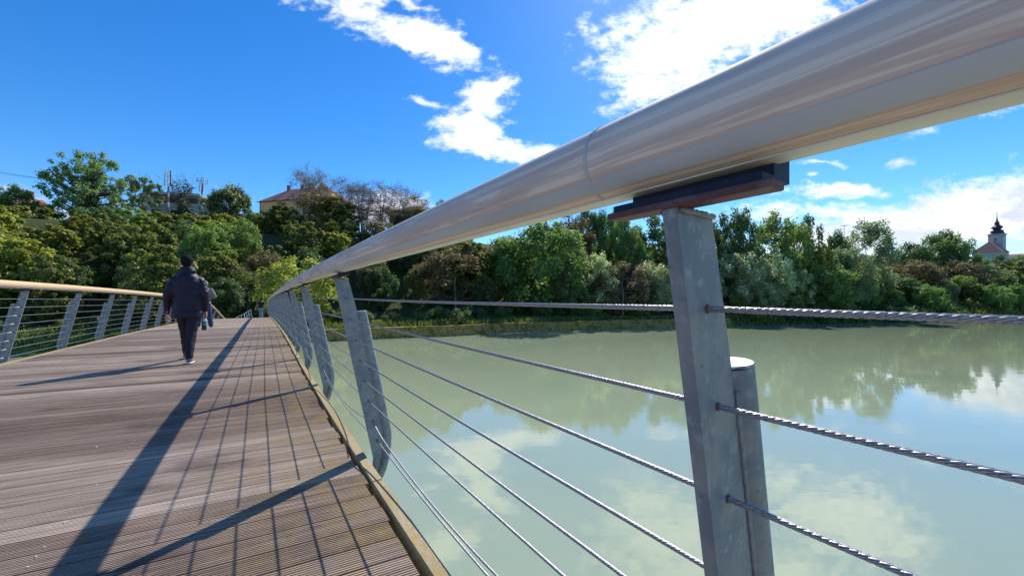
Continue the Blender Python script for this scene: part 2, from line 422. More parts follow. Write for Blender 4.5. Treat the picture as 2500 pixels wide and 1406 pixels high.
# ------------------------------------------------------------------ railings
def rail_col(b, tcn, c):
    uv = b.new('ShaderNodeUVMap').outputs[0]; s_, a, _ = b.sep(uv)
    wv = b.noise(b.comb(b.math('MULTIPLY', s_, .55), b.math('MULTIPLY', a, 7), 0), 2.0, 4, .6, .9)
    band = b.math('SINE', b.math('MULTIPLY', wv, 34))
    g = b.noise(b.comb(b.math('MULTIPLY', s_, 1.2), b.math('MULTIPLY', a, 42), 0), 3.0, 5, .65)
    c = b.mix(b.ss(g, .34, .66), (.86, .71, .61), (.81, .66, .57))
    c = b.mix(b.ss(band, .25, .95, 0, .40), c, (.46, .30, .23))
    big = b.noise(b.comb(b.math('MULTIPLY', s_, 1.0), b.math('MULTIPLY', a, 3.2), 2), 1.6, 6, .65)
    c = b.mix(b.ss(big, .50, .60, 0, .50), c, (.50, .33, .27))
    lam = b.math('GREATER_THAN', b.math('FRACT', b.math('MULTIPLY', a, 16.5)), .5)      # glued laminations
    return b.mix(b.math('MULTIPLY', lam, .55), c, (.60, .45, .41))
m_rail = mat('laminated_handrail_wood', (.6, .45, .3), .75, spec=.15, col_fn=rail_col)
m_railL = mat('sunlit_laminated_wood', (.66, .47, .27), .5, spec=.3, var=[(8, (.60, .39, .21), .4, .7, (1, 1, 12))])  # far-side rail's copy of the wood, with its golden sunlit tone put into the colour
m_strip = mat('grey_light_diffuser', (.56, .58, .62), .45, spec=.4, var=[(3, (.47, .49, .53), .4, .7, (1, 1, 1)), (40, (.6, .6, .6), .66, .72, (1, 1, 1))])
m_alu = mat('pale_cream_profile', (.82, .80, .73), .45, .0, var=[(9, (.72, .70, .64), .4, .65, (1, 1, 1))])
m_ring = mat('joint_sealing', (.52, .50, .48), .6)
m_galv = mat('galvanised_steel', (.30, .295, .29), .6, .2, .5,
             var=[(14, (.20, .225, .255), .42, .60, (1, 1, .7)), (55, (.33, .36, .39), .52, .7, (1, 1, 1)), (7, (.37, .40, .43), .60, .78, (1, 1, .5)), (23, (.17, .19, .215), .64, .74, (1, 1, 1.5)), (120, (.16, .12, .10), .70, .76, (1, 1, 1)), (5.2, (.24, .13, .06), .73, .82, (4, 4, 1.4)), (9, (.34, .365, .39), .60, .74, (6, 6, .45)), (16, (.13, .14, .16), .66, .76, (3, 3, .4))], bump=(60, .55, .003))
m_zinc = mat('bright_zinc_cap', (.34, .35, .37), .5, .3, var=[(90, (.55, .55, .57), .5, .6, (1, 1, 1)), (40, (.2, .19, .18), .58, .64, (1, 1, 1))], bump=(160, .8, .003))
m_brown = mat('brown_painted_plate', (.125, .055, .055), .62, spec=.3, var=[(30, (.17, .10, .105), .5, .65, (1, 1, 1))], bump=(80, .7, .003))
m_black = mat('navy_rubber_block', (.014, .016, .034), .6, spec=.3, var=[(30, (.03, .03, .045), .5, .7, (1, 1, 1))])
m_rope = mat('stainless_wire_rope', (.46, .44, .46), .42, .8, .5, var=[(300, (.30, .27, .28), .5, .62, (1, 1, 1))])
m_ropep = mat('stainless_wire_rope_plain', (.44, .44, .46), .34, .7)
m_rust = mat('rusty_grommet', (.16, .09, .07), .7, .2, var=[(60, (.08, .06, .06), .5, .6, (1, 1, 1))])

RC_LAT, RC_Z, RRA, RRZ = .480, 1.248, .0565, .0600
def sweep_profile(mb, s_list, prof, closed, m_of, sg, a_of=None):
    n = len(prof); vs = []; uvs = []
    for s_ in s_list:
        for i, (la, z_) in enumerate(prof):
            vs.append(BP(s_, la, z_)); uvs.append((s_, a_of[i] if a_of else i / n))
    K = n if closed else n - 1
    for i in range(len(s_list) - 1):
        pass
    b = len(mb.v); mb.v += [tuple(p) for p in vs]; mb.uv += uvs
    for i in range(len(s_list) - 1):
        for k in range(K):
            k2 = (k + 1) % n
            f = (b + i * n + k, b + (i + 1) * n + k, b + (i + 1) * n + k2, b + i * n + k2)
            mb.f.append(f if sg > 0 else f[::-1]); mb.m.append(m_of(k)); mb.at.append(0)
    if closed:
        mb.f.append(tuple(b + k for k in range(n))); mb.m.append(m_of(0)); mb.at.append(0)
        e = b + (len(s_list) - 1) * n; mb.f.append(tuple(e + k for k in range(n))[::-1]); mb.m.append(m_of(0)); mb.at.append(0)

def holes(i): return .5141 + .0275 * i, 1.0216 - .1365 * i     # (|lateral| from the camera-side line, height) of rope hole i
def latc(z_): return .5141 + .2015 * (1.0216 - z_)

def make_railing(side, posts, name, label, wood):
    """side +1: the railing beside the camera; -1: the far side of the deck"""
    off = 0 if side > 0 else (WL - WR)
    def LT(l): return l if side > 0 else -(l + off)
    loc = BP(posts[0], LT(.44)); root = empty(name, loc, 0, label, 'railing')
    sA, sB = (-11.9, 56.5)
    sl = list(np.arange(sA, -2, .5)) + list(np.arange(-2, 6, .1)) + list(np.arange(6, sB, .4))
    # wooden handrail
    angs = [math.radians(a) for a in range(0, 360, 10)]
    prof = [(LT(RC_LAT + RRA * math.cos(a)), RC_Z + RRZ * math.sin(a)) for a in angs]
    mb = WB(loc); sweep_profile(mb, sl, prof, True, lambda k: 0, side, [a / 6.2832 for a in angs])
    hr = mb.build('handrail', wood, root, smooth=True, angle=60)
    def band(a0, a1, lift, nm, mt):
        aa = np.linspace(math.radians(a0), math.radians(a1), 7)
        out = [(LT(RC_LAT + (RRA + lift) * math.cos(a)), RC_Z + (RRZ + lift) * math.sin(a)) for a in aa]
        inn = [(LT(RC_LAT + (RRA - .004) * math.cos(a)), RC_Z + (RRZ - .004) * math.sin(a)) for a in aa[::-1]]
        mb = WB(loc); sweep_profile(mb, sl, out + inn, True, lambda k: 0, side)
        mb.build(nm, mt, hr, smooth=True, angle=40)
    band(213, 236, .0012, 'light_strip', m_strip)
    band(254, 300, .0016, 'edge_profile', m_alu)
    # joints in the wood
    for sj in ([.415, 5.1, 9.9, 14.6] if side > 0 else [5.2, 9.95, 14.3, 18.6]):
        mb = WB(loc); aa = [math.radians(a) for a in range(-60, 260, 9)]
        for (d0, d1) in ((-.003, .003),):
            o1 = [(LT(RC_LAT + (RRA + .0012) * math.cos(a)), RC_Z + (RRZ + .0012) * math.sin(a)) for a in aa]
            i1 = [(LT(RC_LAT + (RRA - .003) * math.cos(a)), RC_Z + (RRZ - .003) * math.sin(a)) for a in aa[::-1]]
            sweep_profile(mb, [sj + d0, sj + d1], o1 + i1, True, lambda k: 0, side)
        mb.build('joint_ring', m_ring, hr)
    # posts
    first = None
    for k, sp in enumerate(posts):
        det = True
        r = empty('post', (0, 0, 0)); r.parent = root
        if first is None:
            first = r
            def L(l, z_, y=0): return Vector((LT(l) if side > 0 else LT(l), y, z_))
            T = .011
            # flat bar with a rounded lower outer corner
            zs = np.linspace(1.151, .10, 12)
            outr = [(latc(z_) + .036 + .012 * min(1, (1.151 - z_) / .2), z_) for z_ in zs]
            c0l, c0z = latc(.10) - .045, .10; rl = outr[-1][0] - c0l
            cor = [(c0l + rl * math.cos(t), c0z - .30 * math.sin(t)) for t in np.linspace(.15, 1.45, 10)]
            left = [(latc(z_) - .045, z_) for z_ in np.linspace(-.16, 1.151, 8)]
            poly = outr + cor + left[::1]
            mb = MB(); n = len(poly); ch = .0025
            # faces as a fan around the centre line keeps it clean: one n-gon each side plus bevelled rim
            cen = Vector((sum(LT(p[0]) for p in poly) / n, 0, sum(p[1] for p in poly) / n))
            for sgn in (-1, 1):
                vs = [(LT(p[0]), sgn * T, p[1]) for p in poly]
                mb.add(vs, [tuple(range(n))])
            b_ = len(mb.v); mb.add([(LT(p[0]), -T, p[1]) for p in poly] + [(LT(p[0]), T, p[1]) for p in poly], [(i, (i + 1) % n, n + (i + 1) % n, n + i) for i in range(n)])
            plate = mb.build('post_plate', m_galv, r)
            bv = plate.modifiers.new('weld', 'WELD'); bv.merge_threshold = .0001
            bv = plate.modifiers.new('bevel', 'BEVEL'); bv.width = .0025; bv.segments = 2; bv.limit_method = 'ANGLE'; bv.angle_limit = R(60)
            # stiffening tube welded along the outer edge
            path = [(latc(z_) + .080, z_) for z_ in np.linspace(.935, .10, 10)]
            rl2 = path[-1][0] - c0l + .0
            path += [(c0l + rl2 * math.cos(t), .10 - .335 * math.sin(t)) for t in np.linspace(.18, 1.4, 9)]
            mb = MB(); mb.tube([(LT(a), .004, z_) for a, z_ in path], .031, 24); tb = mb.build('stiffener_tube', m_galv, r, smooth=True, angle=50)
            mb = MB(); a, z_ = path[0]; mb.tube([(LT(a - .0006), .004, z_ + .0004), (LT(a - .0010), .004, z_ + .0040)], [.0317, .0303], 24); mb.build('tube_cap', m_zinc, tb, smooth=True, angle=50)
            # weld beads
            mb = MB(); rw = random.Random(3)
            for sy in (-1, 1):
                pts = [(LT(latc(z_) + .0535 + rw.uniform(-.001, .001)), sy * .0125, z_) for z_ in np.linspace(.90, .13, 90)]
                mb.tube(pts, [.0044 + rw.uniform(-.0012, .0012) for _ in pts], 6)
                pts = [(LT(latc(1.149) - .040 + .078 * t), sy * (.0125 + rw.uniform(0, .001)), 1.1475) for t in np.linspace(0, 1, 22)]
                mb.tube(pts, [.0042 + rw.uniform(-.0010, .0010) for _ in pts], 6)
            mb.build('weld_seam', m_galv, r, smooth=True)
            # head plate and packing block
            mb = MB(); lc = LT(.492); mb.box((lc - .054, -.118, 1.1505), (lc - .022, .098, 1.1600)); hp = mb.build('head_plate', m_brown, r)
            bv = hp.modifiers.new('bevel', 'BEVEL'); bv.width = .002; bv.segments = 2
            mb = MB(); mb.box((lc - .051, -.108, 1.1602), (lc - .004, .088, 1.1690)); mb.box((lc - .012, -.104, 1.1691), (lc + .03, .084, 1.205)); mb.build('packing_block', m_black, r)
            # grommets round the rope holes
            for i in range(8):
                la, z_ = holes(i)
                mb = MB()
                for sy in (-1, 1):
                    mb.tube([(LT(la), sy * T, z_), (LT(la), sy * (T + .0022), z_)], [.0062, .0056], 14)
                mb.build('grommet', m_rust, r, smooth=True, angle=40)
            kids = [(c, list(c.children)) for c in r.children]
        else:
            for c, sub in kids:
                if (sp > 14 or sp < -3) and c.name.startswith(('grommet', 'weld')): continue
                cc = c.copy(); C.objects.link(cc); cc.parent = r
                for g in sub:
                    gg = g.copy(); C.objects.link(gg); gg.parent = cc
        M = frame(sp); M.translation -= loc; r.matrix_local = M
    # ropes
    NS = 8
    for i in range(8):
        la, z_ = holes(i)
        hs = [(p, BP(p, LT(la), z_)) for p in posts]
        pts = []; ss_ = []
        for (s0, p0), (s1, p1) in zip(hs[:-1], hs[1:]):
            n = 26 if -3 < s0 < 7 else 6
            for j in range(n):
                t = j / n; p = p0.lerp(p1, t)
                sag = .0
                if side > 0 and i == 6: sag = .105 * (math.sin(math.pi * t) ** .8) * (1 if s0 > 0 else .4) * (1.0 if t < .5 else 1.0) + .05 * math.sin(math.pi * t) * math.exp(-((1 - t) / .16) ** 2)
                if side > 0 and i == 7: sag = .035 * math.sin(math.pi * t)
                if i < 6: sag = .004 * math.sin(math.pi * t)
                pts.append(p - Vector((0, 0, sag))); ss_.append(s0 + (s1 - s0) * t)
        pts.append(hs[-1][1]); ss_.append(hs[-1][0])
        if side > 0:
            cut = 2.75
            nearp = [p for p, q in zip(pts, ss_) if q <= cut]; farp = [p for p, q in zip(pts, ss_) if q > cut - .09]
            # twisted strands, laid helically round the rope's axis
            P_ = np.array([tuple(p) for p in nearp]); d = np.r_[0, np.cumsum(np.linalg.norm(np.diff(P_, axis=0), axis=1))]
            st = .0065; D = np.arange(-.7 - posts[0], d[-1], st)
            ax = np.stack([np.interp(D, d, P_[:, c]) for c in range(3)], 1)
            tg = np.gradient(ax, axis=0); tg /= np.linalg.norm(tg, axis=1)[:, None]
            sx = np.cross(tg, [0, 0, 1]); sx /= np.linalg.norm(sx, axis=1)[:, None]; sy = np.cross(sx, tg)
            mb = WB(loc)
            mb.tube(nearp, .0027, 8, 0)
            for q in range(NS):
                a = 2 * math.pi * (D / .068 + q / NS)
                cx = ax + .0029 * (np.cos(a)[:, None] * sx + np.sin(a)[:, None] * sy)
                nf = 5; b0 = len(mb.v); vv = []
                for j in range(nf):
                    bb = a + 2 * math.pi * j / nf
                    vv.append(cx + .00135 * (np.cos(bb)[:, None] * sx + np.sin(bb)[:, None] * sy))
                vv = np.stack(vv, 1).reshape(-1, 3); nn = len(D)
                fs = [(u * nf + j, u * nf + (j + 1) % nf, (u + 1) * nf + (j + 1) % nf, (u + 1) * nf + j) for u in range(nn - 1) for j in range(nf)]
                mb.add(vv.tolist(), fs, 0)
            mb.tube(farp, .0039, 6, 1)
            mb.build('wire_rope', [m_rope, m_ropep], root, smooth=True)
        else:
            mb = WB(loc); mb.tube(pts, .0045, 6, 0); rp = mb.build('wire_rope', m_ropep, root, smooth=True)
    if side < 0:                      # swaged rope ends at the first visible post
        for i in range(1, 8):
            la, z_ = holes(i); p = BP(posts[TERM], LT(la), z_); q = BP(posts[TERM] - .16, LT(la), z_)
            mb = WB(loc); mb.tube([q, q.lerp(p, .3), q.lerp(p, .32), p], [.007, .008, .012, .013], 10); mb.build('rope_terminal', m_zinc, root, smooth=True, angle=40)
    return root
TERM = 9
make_railing(1, [.286 + 2.373 * k for k in range(-5, 24)], 'near_railing'.replace('near_', 'bridge_'), 'railing beside the camera, its thick timber handrail crossing the sky above leaning galvanised posts', m_rail)
make_railing(-1, [9.71 + 2.2 * k for k in range(-9, 22)], 'bridge_railing', 'railing on the far side of the deck with sunlit yellow timber handrail', m_railL)

# ------------------------------------------------------------------ vegetation
def leaf_mat(name, c1, c2, tip=None, trans=.52):
    m = bpy.data.materials.new(name); m.use_nodes = True; b = NB(m.node_tree); b.n.clear()
    tone = b.new('ShaderNodeAttribute', attribute_name='tone').outputs['Fac']
    rnd = b.new('ShaderNodeObjectInfo').outputs['Random']
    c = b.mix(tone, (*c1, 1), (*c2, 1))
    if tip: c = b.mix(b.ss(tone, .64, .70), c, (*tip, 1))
    hv = b.new('ShaderNodeHueSaturation'); b.put(hv.inputs['Color'], c)
    b.put(hv.inputs['Value'], b.math('ADD', .78, b.math('MULTIPLY', rnd, .42))); b.put(hv.inputs['Hue'], b.math('ADD', .488, b.math('MULTIPLY', b.math('FRACT', b.math('MULTIPLY', rnd, 7.3)), .024)))
    d = b.new('ShaderNodeBsdfDiffuse'); b.put(d.inputs[0], hv.outputs[0])
    t = b.new('ShaderNodeBsdfTranslucent'); b.put(t.inputs[0], b.mix(1, hv.outputs[0], (1.25, 1.3, .75), 'MULTIPLY'))
    g = b.new('ShaderNodeBsdfGlossy'); g.inputs['Roughness'].default_value = .5; g.inputs[0].default_value = (1, 1, 1, 1)
    mx = b.new('ShaderNodeMixShader'); mx.inputs[0].default_value = trans; b.l.new(d.outputs[0], mx.inputs[1]); b.l.new(t.outputs[0], mx.inputs[2])
    m2 = b.new('ShaderNodeMixShader'); m2.inputs[0].default_value = .035; b.l.new(mx.outputs[0], m2.inputs[1]); b.l.new(g.outputs[0], m2.inputs[2])
    o = b.new('ShaderNodeOutputMaterial'); b.l.new(m2.outputs[0], o.inputs[0]); return m
m_bark = mat('tree_bark', (.085, .070, .055), .95, spec=.1, var=[(6, (.14, .125, .105), .45, .65, (1, 1, .3))])
m_barkl = mat('pale_twig_bark', (.25, .20, .17), .95, spec=.1, var=[(6, (.17, .135, .115), .45, .65, (1, 1, .3))])
LM = dict(
    robinia=leaf_mat('robinia_leaves', (.17, .225, .040), (.42, .45, .075)),
    olive=leaf_mat('olive_leaves', (.12, .155, .036), (.29, .31, .070)),
    green=leaf_mat('fresh_green_leaves', (.115, .205, .055), (.26, .37, .10)),
    dark=leaf_mat('dark_green_leaves', (.070, .13, .048), (.16, .235, .075)),
    pale=leaf_mat('pale_blossoming_leaves', (.28, .34, .18), (.48, .54, .32), (.88, .88, .74)),
    brown=leaf_mat('young_brown_leaves', (.135, .110, .055), (.26, .21, .105)),
    silver=leaf_mat('silvery_willow_leaves', (.19, .25, .14), (.35, .43, .245)),
    chest=leaf_mat('chestnut_leaves', (0.065, 0.101, 0.033), (0.139, 0.188, 0.057), (.50, .46, .33)),
    maple=leaf_mat('yellow_green_maple_leaves', (.22, .27, .045), (.40, .45, .09)),
    bare=leaf_mat('reddish_tree_buds', (.20, .155, .12), (.32, .26, .19)),
    airy=leaf_mat('light_airy_leaves', (.11, .19, .06), (.24, .33, .11)),
    ivy=leaf_mat('ivy_leaves', (0.025, 0.050, 0.017), (0.049, 0.084, 0.025)))

def quads_mesh(name, P, A, B, tone, mt):
    """leaf-shaped faces: centre P, half axes A and B"""
    n = len(P); V = np.empty((n, 4, 3), np.float32)
    V[:, 0] = P - A; V[:, 1] = P - B * .9 + A * .1; V[:, 2] = P + A; V[:, 3] = P + B * .9 + A * .1
    me = bpy.data.meshes.new(name); me.vertices.add(n * 4); me.vertices.foreach_set('co', V.ravel())
    me.loops.add(n * 4); me.loops.foreach_set('vertex_index', np.arange(n * 4, dtype=np.int32))
    me.polygons.add(n); me.polygons.foreach_set('loop_start', np.arange(0, n * 4, 4, dtype=np.int32)); me.polygons.foreach_set('loop_total', np.full(n, 4, np.int32))
    at = me.attributes.new('tone', 'FLOAT', 'FACE'); at.data.foreach_set('value', tone.astype(np.float32))
    me.materials.append(mt); me.update(calc_edges=True); return me

def crown(rng, h, rx, z0, nclump, nleaf, ls, flat=1., clr=(.16, .28), shape='round', droop=0., lf=1.0, hole=.0):
    """leaves of a crown between z0 and h; returns clump centres too"""
    cs = []
    for i in range(nclump):
        while 1:
            p = rng.uniform(-1, 1, 3); r = np.linalg.norm(p)
            if .25 < r < 1 and rng.random() < r ** 1.5: break
        if shape == 'cone': k = 1 - .55 * (p[2] + 1) / 2; p[:2] *= k
        if shape == 'vase': k = .45 + .55 * (p[2] + 1) / 2; p[:2] *= k
        if shape == 'spread': p[2] = abs(p[2]) * .8 - .1
        cs.append((p[0] * rx, p[1] * rx, z0 + (h - z0) * (p[2] + 1) / 2))
    cs = np.array(cs); rad = rx * rng.uniform(clr[0], clr[1], nclump)
    w = rad ** 2; w /= w.sum(); idx = rng.choice(nclump, nleaf, p=w)
    d = rng.normal(size=(nleaf, 3)); d /= np.linalg.norm(d, axis=1)[:, None]
    rr_ = rad[idx] * (1 - .55 * rng.random(nleaf) ** 1.6) * (1 + .25 * rng.normal(size=nleaf).clip(-1, 2))
    P_ = cs[idx] + d * rr_[:, None] * np.array([1, 1, flat])
    if droop: P_[:, 2] -= droop * rng.random(nleaf) ** 2
    # leaf plane: roughly facing out and up with plenty of scatter
    nrm = d * .6 + np.array([0, 0, .7]) + rng.normal(size=(nleaf, 3)) * .55; nrm /= np.linalg.norm(nrm, axis=1)[:, None]
    t = rng.normal(size=(nleaf, 3)); t[:, 2] *= .4
    A = np.cross(nrm, t); A /= np.linalg.norm(A, axis=1)[:, None]; B = np.cross(nrm, A)
    s_ = ls * rng.uniform(.6, 1.35, nleaf)
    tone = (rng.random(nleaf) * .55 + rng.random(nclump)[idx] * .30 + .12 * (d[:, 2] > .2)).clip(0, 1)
    return P_, A * (s_ * lf)[:, None], B * s_[:, None], tone, cs

def limbs(mb, rng, cs, h, z0, tr, n=14, trunks=1, spread=.2):
    top = z0 + (h - z0) * .72
    for tkk in range(trunks):
        ox, oy = (rng.uniform(-spread, spread, 2) * (trunks > 1))
        pts = [(ox, oy, -1.2)]; 
        for i in range(1, 7):
            f = i / 6; pts.append((ox * (1 + f) + rng.normal() * .12 * f, oy * (1 + f) + rng.normal() * .12 * f, top * f))
        mb.tube(pts, [tr * (1 - .8 * i / 6) for i in range(7)], 7)
        ord_ = rng.permutation(len(cs))[:n]
        for j in ord_:
            c = cs[j]; f = min(.95, max(.25, (c[2] - .35 * abs(np.hypot(c[0], c[1]))) / top))
            k = min(5, int(f * 6)); g = f * 6 - k; a = np.array(pts[k]) * (1 - g) + np.array(pts[k + 1]) * g
            m_ = a * .5 + c * .5 + np.array([0, 0, -.05 * h * rng.random()]) + rng.normal(size=3) * .1
            r0 = tr * (1 - .8 * f) * .55
            mb.tube([a, m_, c], [r0, r0 * .6, r0 * .18], 5)

def twigs(mb, rng, cs, count, ln, r=.018):
    for c in cs:
        for _ in range(count):
            d = rng.normal(size=3); d[2] = abs(d[2]) * .7 + .35; d /= np.linalg.norm(d)
            a = c + rng.normal(size=3) * .15; b_ = a + d * ln * rng.uniform(.5, 1.1); k = a + d * ln * .5 + rng.normal(size=3) * ln * .08
            mb.tube([a, k, b_], [r, r * .7, r * .3], 3, caps=False)
            for q in range(3):
                e = k + (b_ - k) * (q / 3); d2 = d + rng.normal(size=3) * .6
                mb.tube([e, e + d2 * ln * .35], [r * .6, r * .25], 3, caps=False)

PROT = {}
def proto(key, seed, leafm, h, rx, z0, ncl, nlf, ls, tr=.2, flat=1., clr=(.16, .28), shape='round', nlimb=14, trunks=1, tw=0, bark=None, lf=1.0, droop=0, ivy=0, spread=.2, twl=1.0):
    rng = np.random.default_rng(seed)
    P_, A, B, tone, cs = crown(rng, h, rx, z0, ncl, nlf, ls, flat, clr, shape, droop, lf)
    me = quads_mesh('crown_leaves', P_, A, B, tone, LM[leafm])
    mb = MB(); limbs(mb, rng, cs, h, z0, tr, nlimb, trunks, spread)
    if tw: twigs(mb, rng, cs, tw, twl)
    o = mb.build('trunk', bark or m_bark, None, smooth=True); tm = o.data; bpy.data.objects.remove(o)
    iv = None
    if ivy:
        n = int(2600 * max(1, (ivy / 6) ** 1.5)); zz_ = rng.uniform(0, ivy, n); a = rng.uniform(0, 6.283, n); rr_ = (tr * 1.3 + .28 * (1 + ivy * .06) * rng.random(n)) * (1.15 - .5 * zz_ / ivy) * (1 + .5 * np.sin(zz_ * 2.1))
        Pi = np.stack([rr_ * np.cos(a), rr_ * np.sin(a), zz_], 1)
        if trunks > 1:
            k = rng.integers(0, trunks, n)
        nr = np.stack([np.cos(a), np.sin(a), .3 + 0 * a], 1) + rng.normal(size=(n, 3)) * .4; t = rng.normal(size=(n, 3)); Aa = np.cross(nr, t); Aa /= np.linalg.norm(Aa, axis=1)[:, None]; nr /= np.linalg.norm(nr, axis=1)[:, None]
        iv = quads_mesh('ivy_leaves', Pi, Aa * .12, np.cross(nr, Aa) * .12, rng.random(n), LM['ivy'])
    PROT[key] = (me, tm, iv, h, rx)
#      key        seed leaf      h    rx   z0  ncl nleaf  ls
proto('robinia0', 1, 'robinia', 11, 4.0, .8, 150, 12500, .14, flat=.7, clr=(.07, .20), lf=1.7, nlimb=22)
proto('robinia1', 2, 'robinia', 11, 3.6, 1.2, 140, 11500, .14, flat=.7, clr=(.07, .20), lf=1.7, nlimb=20, shape='vase')
proto('olive0', 3, 'olive', 11, 3.8, .8, 150, 12000, .14, flat=.75, clr=(.07, .19), lf=1.5, nlimb=20)
proto('olive1', 4, 'olive', 12, 3.5, 1.2, 140, 11000, .14, flat=.8, clr=(.07, .19), lf=1.3, nlimb=20)
proto('green0', 5, 'green', 11, 4.2, 1.0, 100, 13000, .14, clr=(.11, .24))
proto('green1', 6, 'green', 11, 3.9, 1.8, 70, 11000, .15, clr=(.14, .26))
proto('dark0', 7, 'dark', 12, 4.2, 1.0, 100, 12000, .15, clr=(.11, .24))
proto('dark1', 8, 'dark', 12, 3.9, 2.0, 60, 10000, .16, clr=(.16, .28), ivy=6)
proto('pale0', 9, 'pale', 9, 3.4, .8, 70, 10000, .125, clr=(.14, .24))
proto('pale1', 10, 'pale', 8, 3.6, .6, 70, 10000, .125, clr=(.14, .24))
proto('brown0', 11, 'brown', 10, 3.6, 1.6, 60, 6500, .13, clr=(.16, .27), tw=5, bark=m_barkl)
proto('brown1', 12, 'brown', 9, 3.0, .8, 56, 6000, .12, clr=(.14, .25), tw=5, bark=m_barkl)
proto('silver0', 13, 'silver', 13, 4.0, 1.2, 76, 12000, .14, clr=(.14, .26), droop=.8)
proto('round0', 14, 'green', 9, 4.6, .3, 90, 15000, .14, clr=(.13, .22))
proto('chest0', 15, 'chest', 8, 3.6, .8, 70, 11000, .15, clr=(.16, .26))
proto('maple0', 16, 'maple', 9, 4.3, .9, 80, 11000, .135, clr=(.12, .21), nlimb=20)
proto('big0', 17, 'airy', 14.5, 7.4, 3.2, 190, 15000, .12, tr=.62, flat=.75, clr=(.06, .13), lf=1.8, nlimb=120, ivy=10.5)
proto('airy0', 18, 'airy', 8, 3.0, 3.5, 36, 2000, .13, flat=.45, tr=.13, clr=(.14, .26), lf=1.6, nlimb=30, tw=3, bark=m_barkl)
proto('bare0', 19, 'bare', 9, 3.6, 3.2, 64, 1700, .085, tr=.18, clr=(.14, .24), nlimb=60, tw=9, bark=m_barkl, twl=1.0)
proto('bare1', 20, 'bare', 11, 3.2, 3.6, 60, 1300, .085, tr=.13, clr=(.14, .24), nlimb=40, trunks=4, spread=1.9, tw=8, bark=m_barkl, shape='vase', twl=1.2)
proto('ivied0', 21, 'ivy', 8.5, 1.9, 2.2, 16, 900, .12, tr=.3, clr=(.2, .5), nlimb=16, tw=3, ivy=5.5, bark=m_barkl, shape='vase', twl=2.4)
proto('shrub0', 22, 'green', 2.4, 1.9, .0, 40, 3500, .11, tr=.05, clr=(.18, .34), nlimb=8)
proto('shrub1', 23, 'olive', 2.0, 1.8, .0, 36, 3000, .11, tr=.05, clr=(.18, .34), nlimb=8)
proto('shrub2', 24, 'dark', 2.6, 2.2, .0, 40, 3500, .12, tr=.05, clr=(.18, .34), nlimb=8)
proto('scrub0', 25, 'olive', 8, 2.4, 2.0, 34, 1900, .11, tr=.10, clr=(.18, .32), nlimb=26, tw=6, bark=m_barkl, trunks=2, spread=1.0)

KIND = dict(robinia='robinia_tree', olive='feathery_tree', green='broadleaf_tree', dark='dark_tree', pale='blossoming_tree', brown='brown_leaved_tree', silver='willow_tree', round='broadleaf_tree',
            chest='chestnut_tree', maple='maple_tree', big='broadleaf_tree', airy='young_tree', bare='bare_tree', ivied='ivy_clad_tree', shrub='shrub', scrub='scrubby_tree')
TREES = []; ALL = []
def tree(key, X, Y, H, rxs=None, label=None, group=None, rz=None, z=None, rng=random.Random(77)):
    me, tm, iv, h, rx = PROT[key]; base = key.rstrip('0123456789'); nm = KIND[base]
    g = ground(X, Y) if z is None else z
    r = empty(nm, (X, Y, g - .15), rz if rz is not None else rng.uniform(0, 6.28))
    sz = H / h; sxy = (rxs / rx) if rxs else sz * rng.uniform(.85, 1.1)
    r.scale = (sxy, sxy, sz)
    tag(r, label, 'shrub' if base == 'shrub' else 'tree', group)
    c = bpy.data.objects.new('crown', me); c.parent = r; C.objects.link(c)
    if base != 'shrub': t = bpy.data.objects.new('trunk', tm); t.parent = r; C.objects.link(t)
    else: t = bpy.data.objects.new('stem', tm); t.parent = r; C.objects.link(t)
    if iv: i_ = bpy.data.objects.new('ivy', iv); i_.parent = r; C.objects.link(i_)
    TREES.append((X, Y, sxy * rx)); ALL.append((r, X / Y, H)); return r
def tpx(key, u, vt, D, wpx, label, group=None, base=None):
    """tree whose crown top stands at photo height vt, at distance D, and is wpx wide"""
    X = (u - 1250) / FPX * D; top = ZC + (VH - vt) / FPX * D
    g = ground(X, D) if base is None else base
    ray = math.hypot(1, (u - 1250) / FPX)
    me, tm, iv, h, rx = PROT[key]; rw_ = wpx * D / FPX / ray / 2 * 1.12
    g = min(g, top - .72 * h * rw_ / rx)          # keep the crown's own proportions; the foot sits below the undergrowth
    return tree(key, X, D, max(1.2, top - g), wpx * D / FPX / ray / 2 * 1.12, label, group, z=g)
GS = 'trees standing out of the wooded bank'
# hilltop skyline, left to right
tpx('big0', 225, 372, 88, 215, 'tall spreading tree with ivy-dark trunk, the highest crown on the left hilltop', GS)
tpx('airy0', 357, 430, 84, 78, 'slim airy young tree between the tall spreading tree and the grey building', GS)
tpx('ivied0', 447, 438, 82, 64, 'dead forked tree wrapped in ivy in front of the grey building', GS)
tpx('airy0', 515, 470, 92, 50, 'thin small tree right beside the lattice antenna mast', GS)
tpx('chest0', 566, 450, 90, 98, 'domed chestnut tree with cream blossoms left of the orange house', GS)
tpx('green0', 18, 448, 78, 150, 'dense green tree on the hilltop at the left edge, below the chimney', GS)
tpx('green1', 95, 492, 84, 120, 'low bright green tree between the left edge and the tall spreading tree', GS)
tpx('bare0', 757, 407, 92, 92, 'rounded leafless tree rising in front of the red tiled roof', GS)
for u, v, wd, lb in ((835, 436, 104, 'leafless slender tree just right of the orange house'), (880, 446, 96, 'leafless tree against the white cloud, left one of the pair over the rail'), (925, 448, 112, 'leafless many-stemmed tree standing in the middle of the white cloud'), (975, 456, 104, 'leafless tree at the right end of the bare row before the dark roof'), (1015, 478, 80, 'low leafless tree closest to the dark roofed house')):
    tpx('bare1', u, v, 90, wd, lb, 'row of leafless trees on the hilltop')
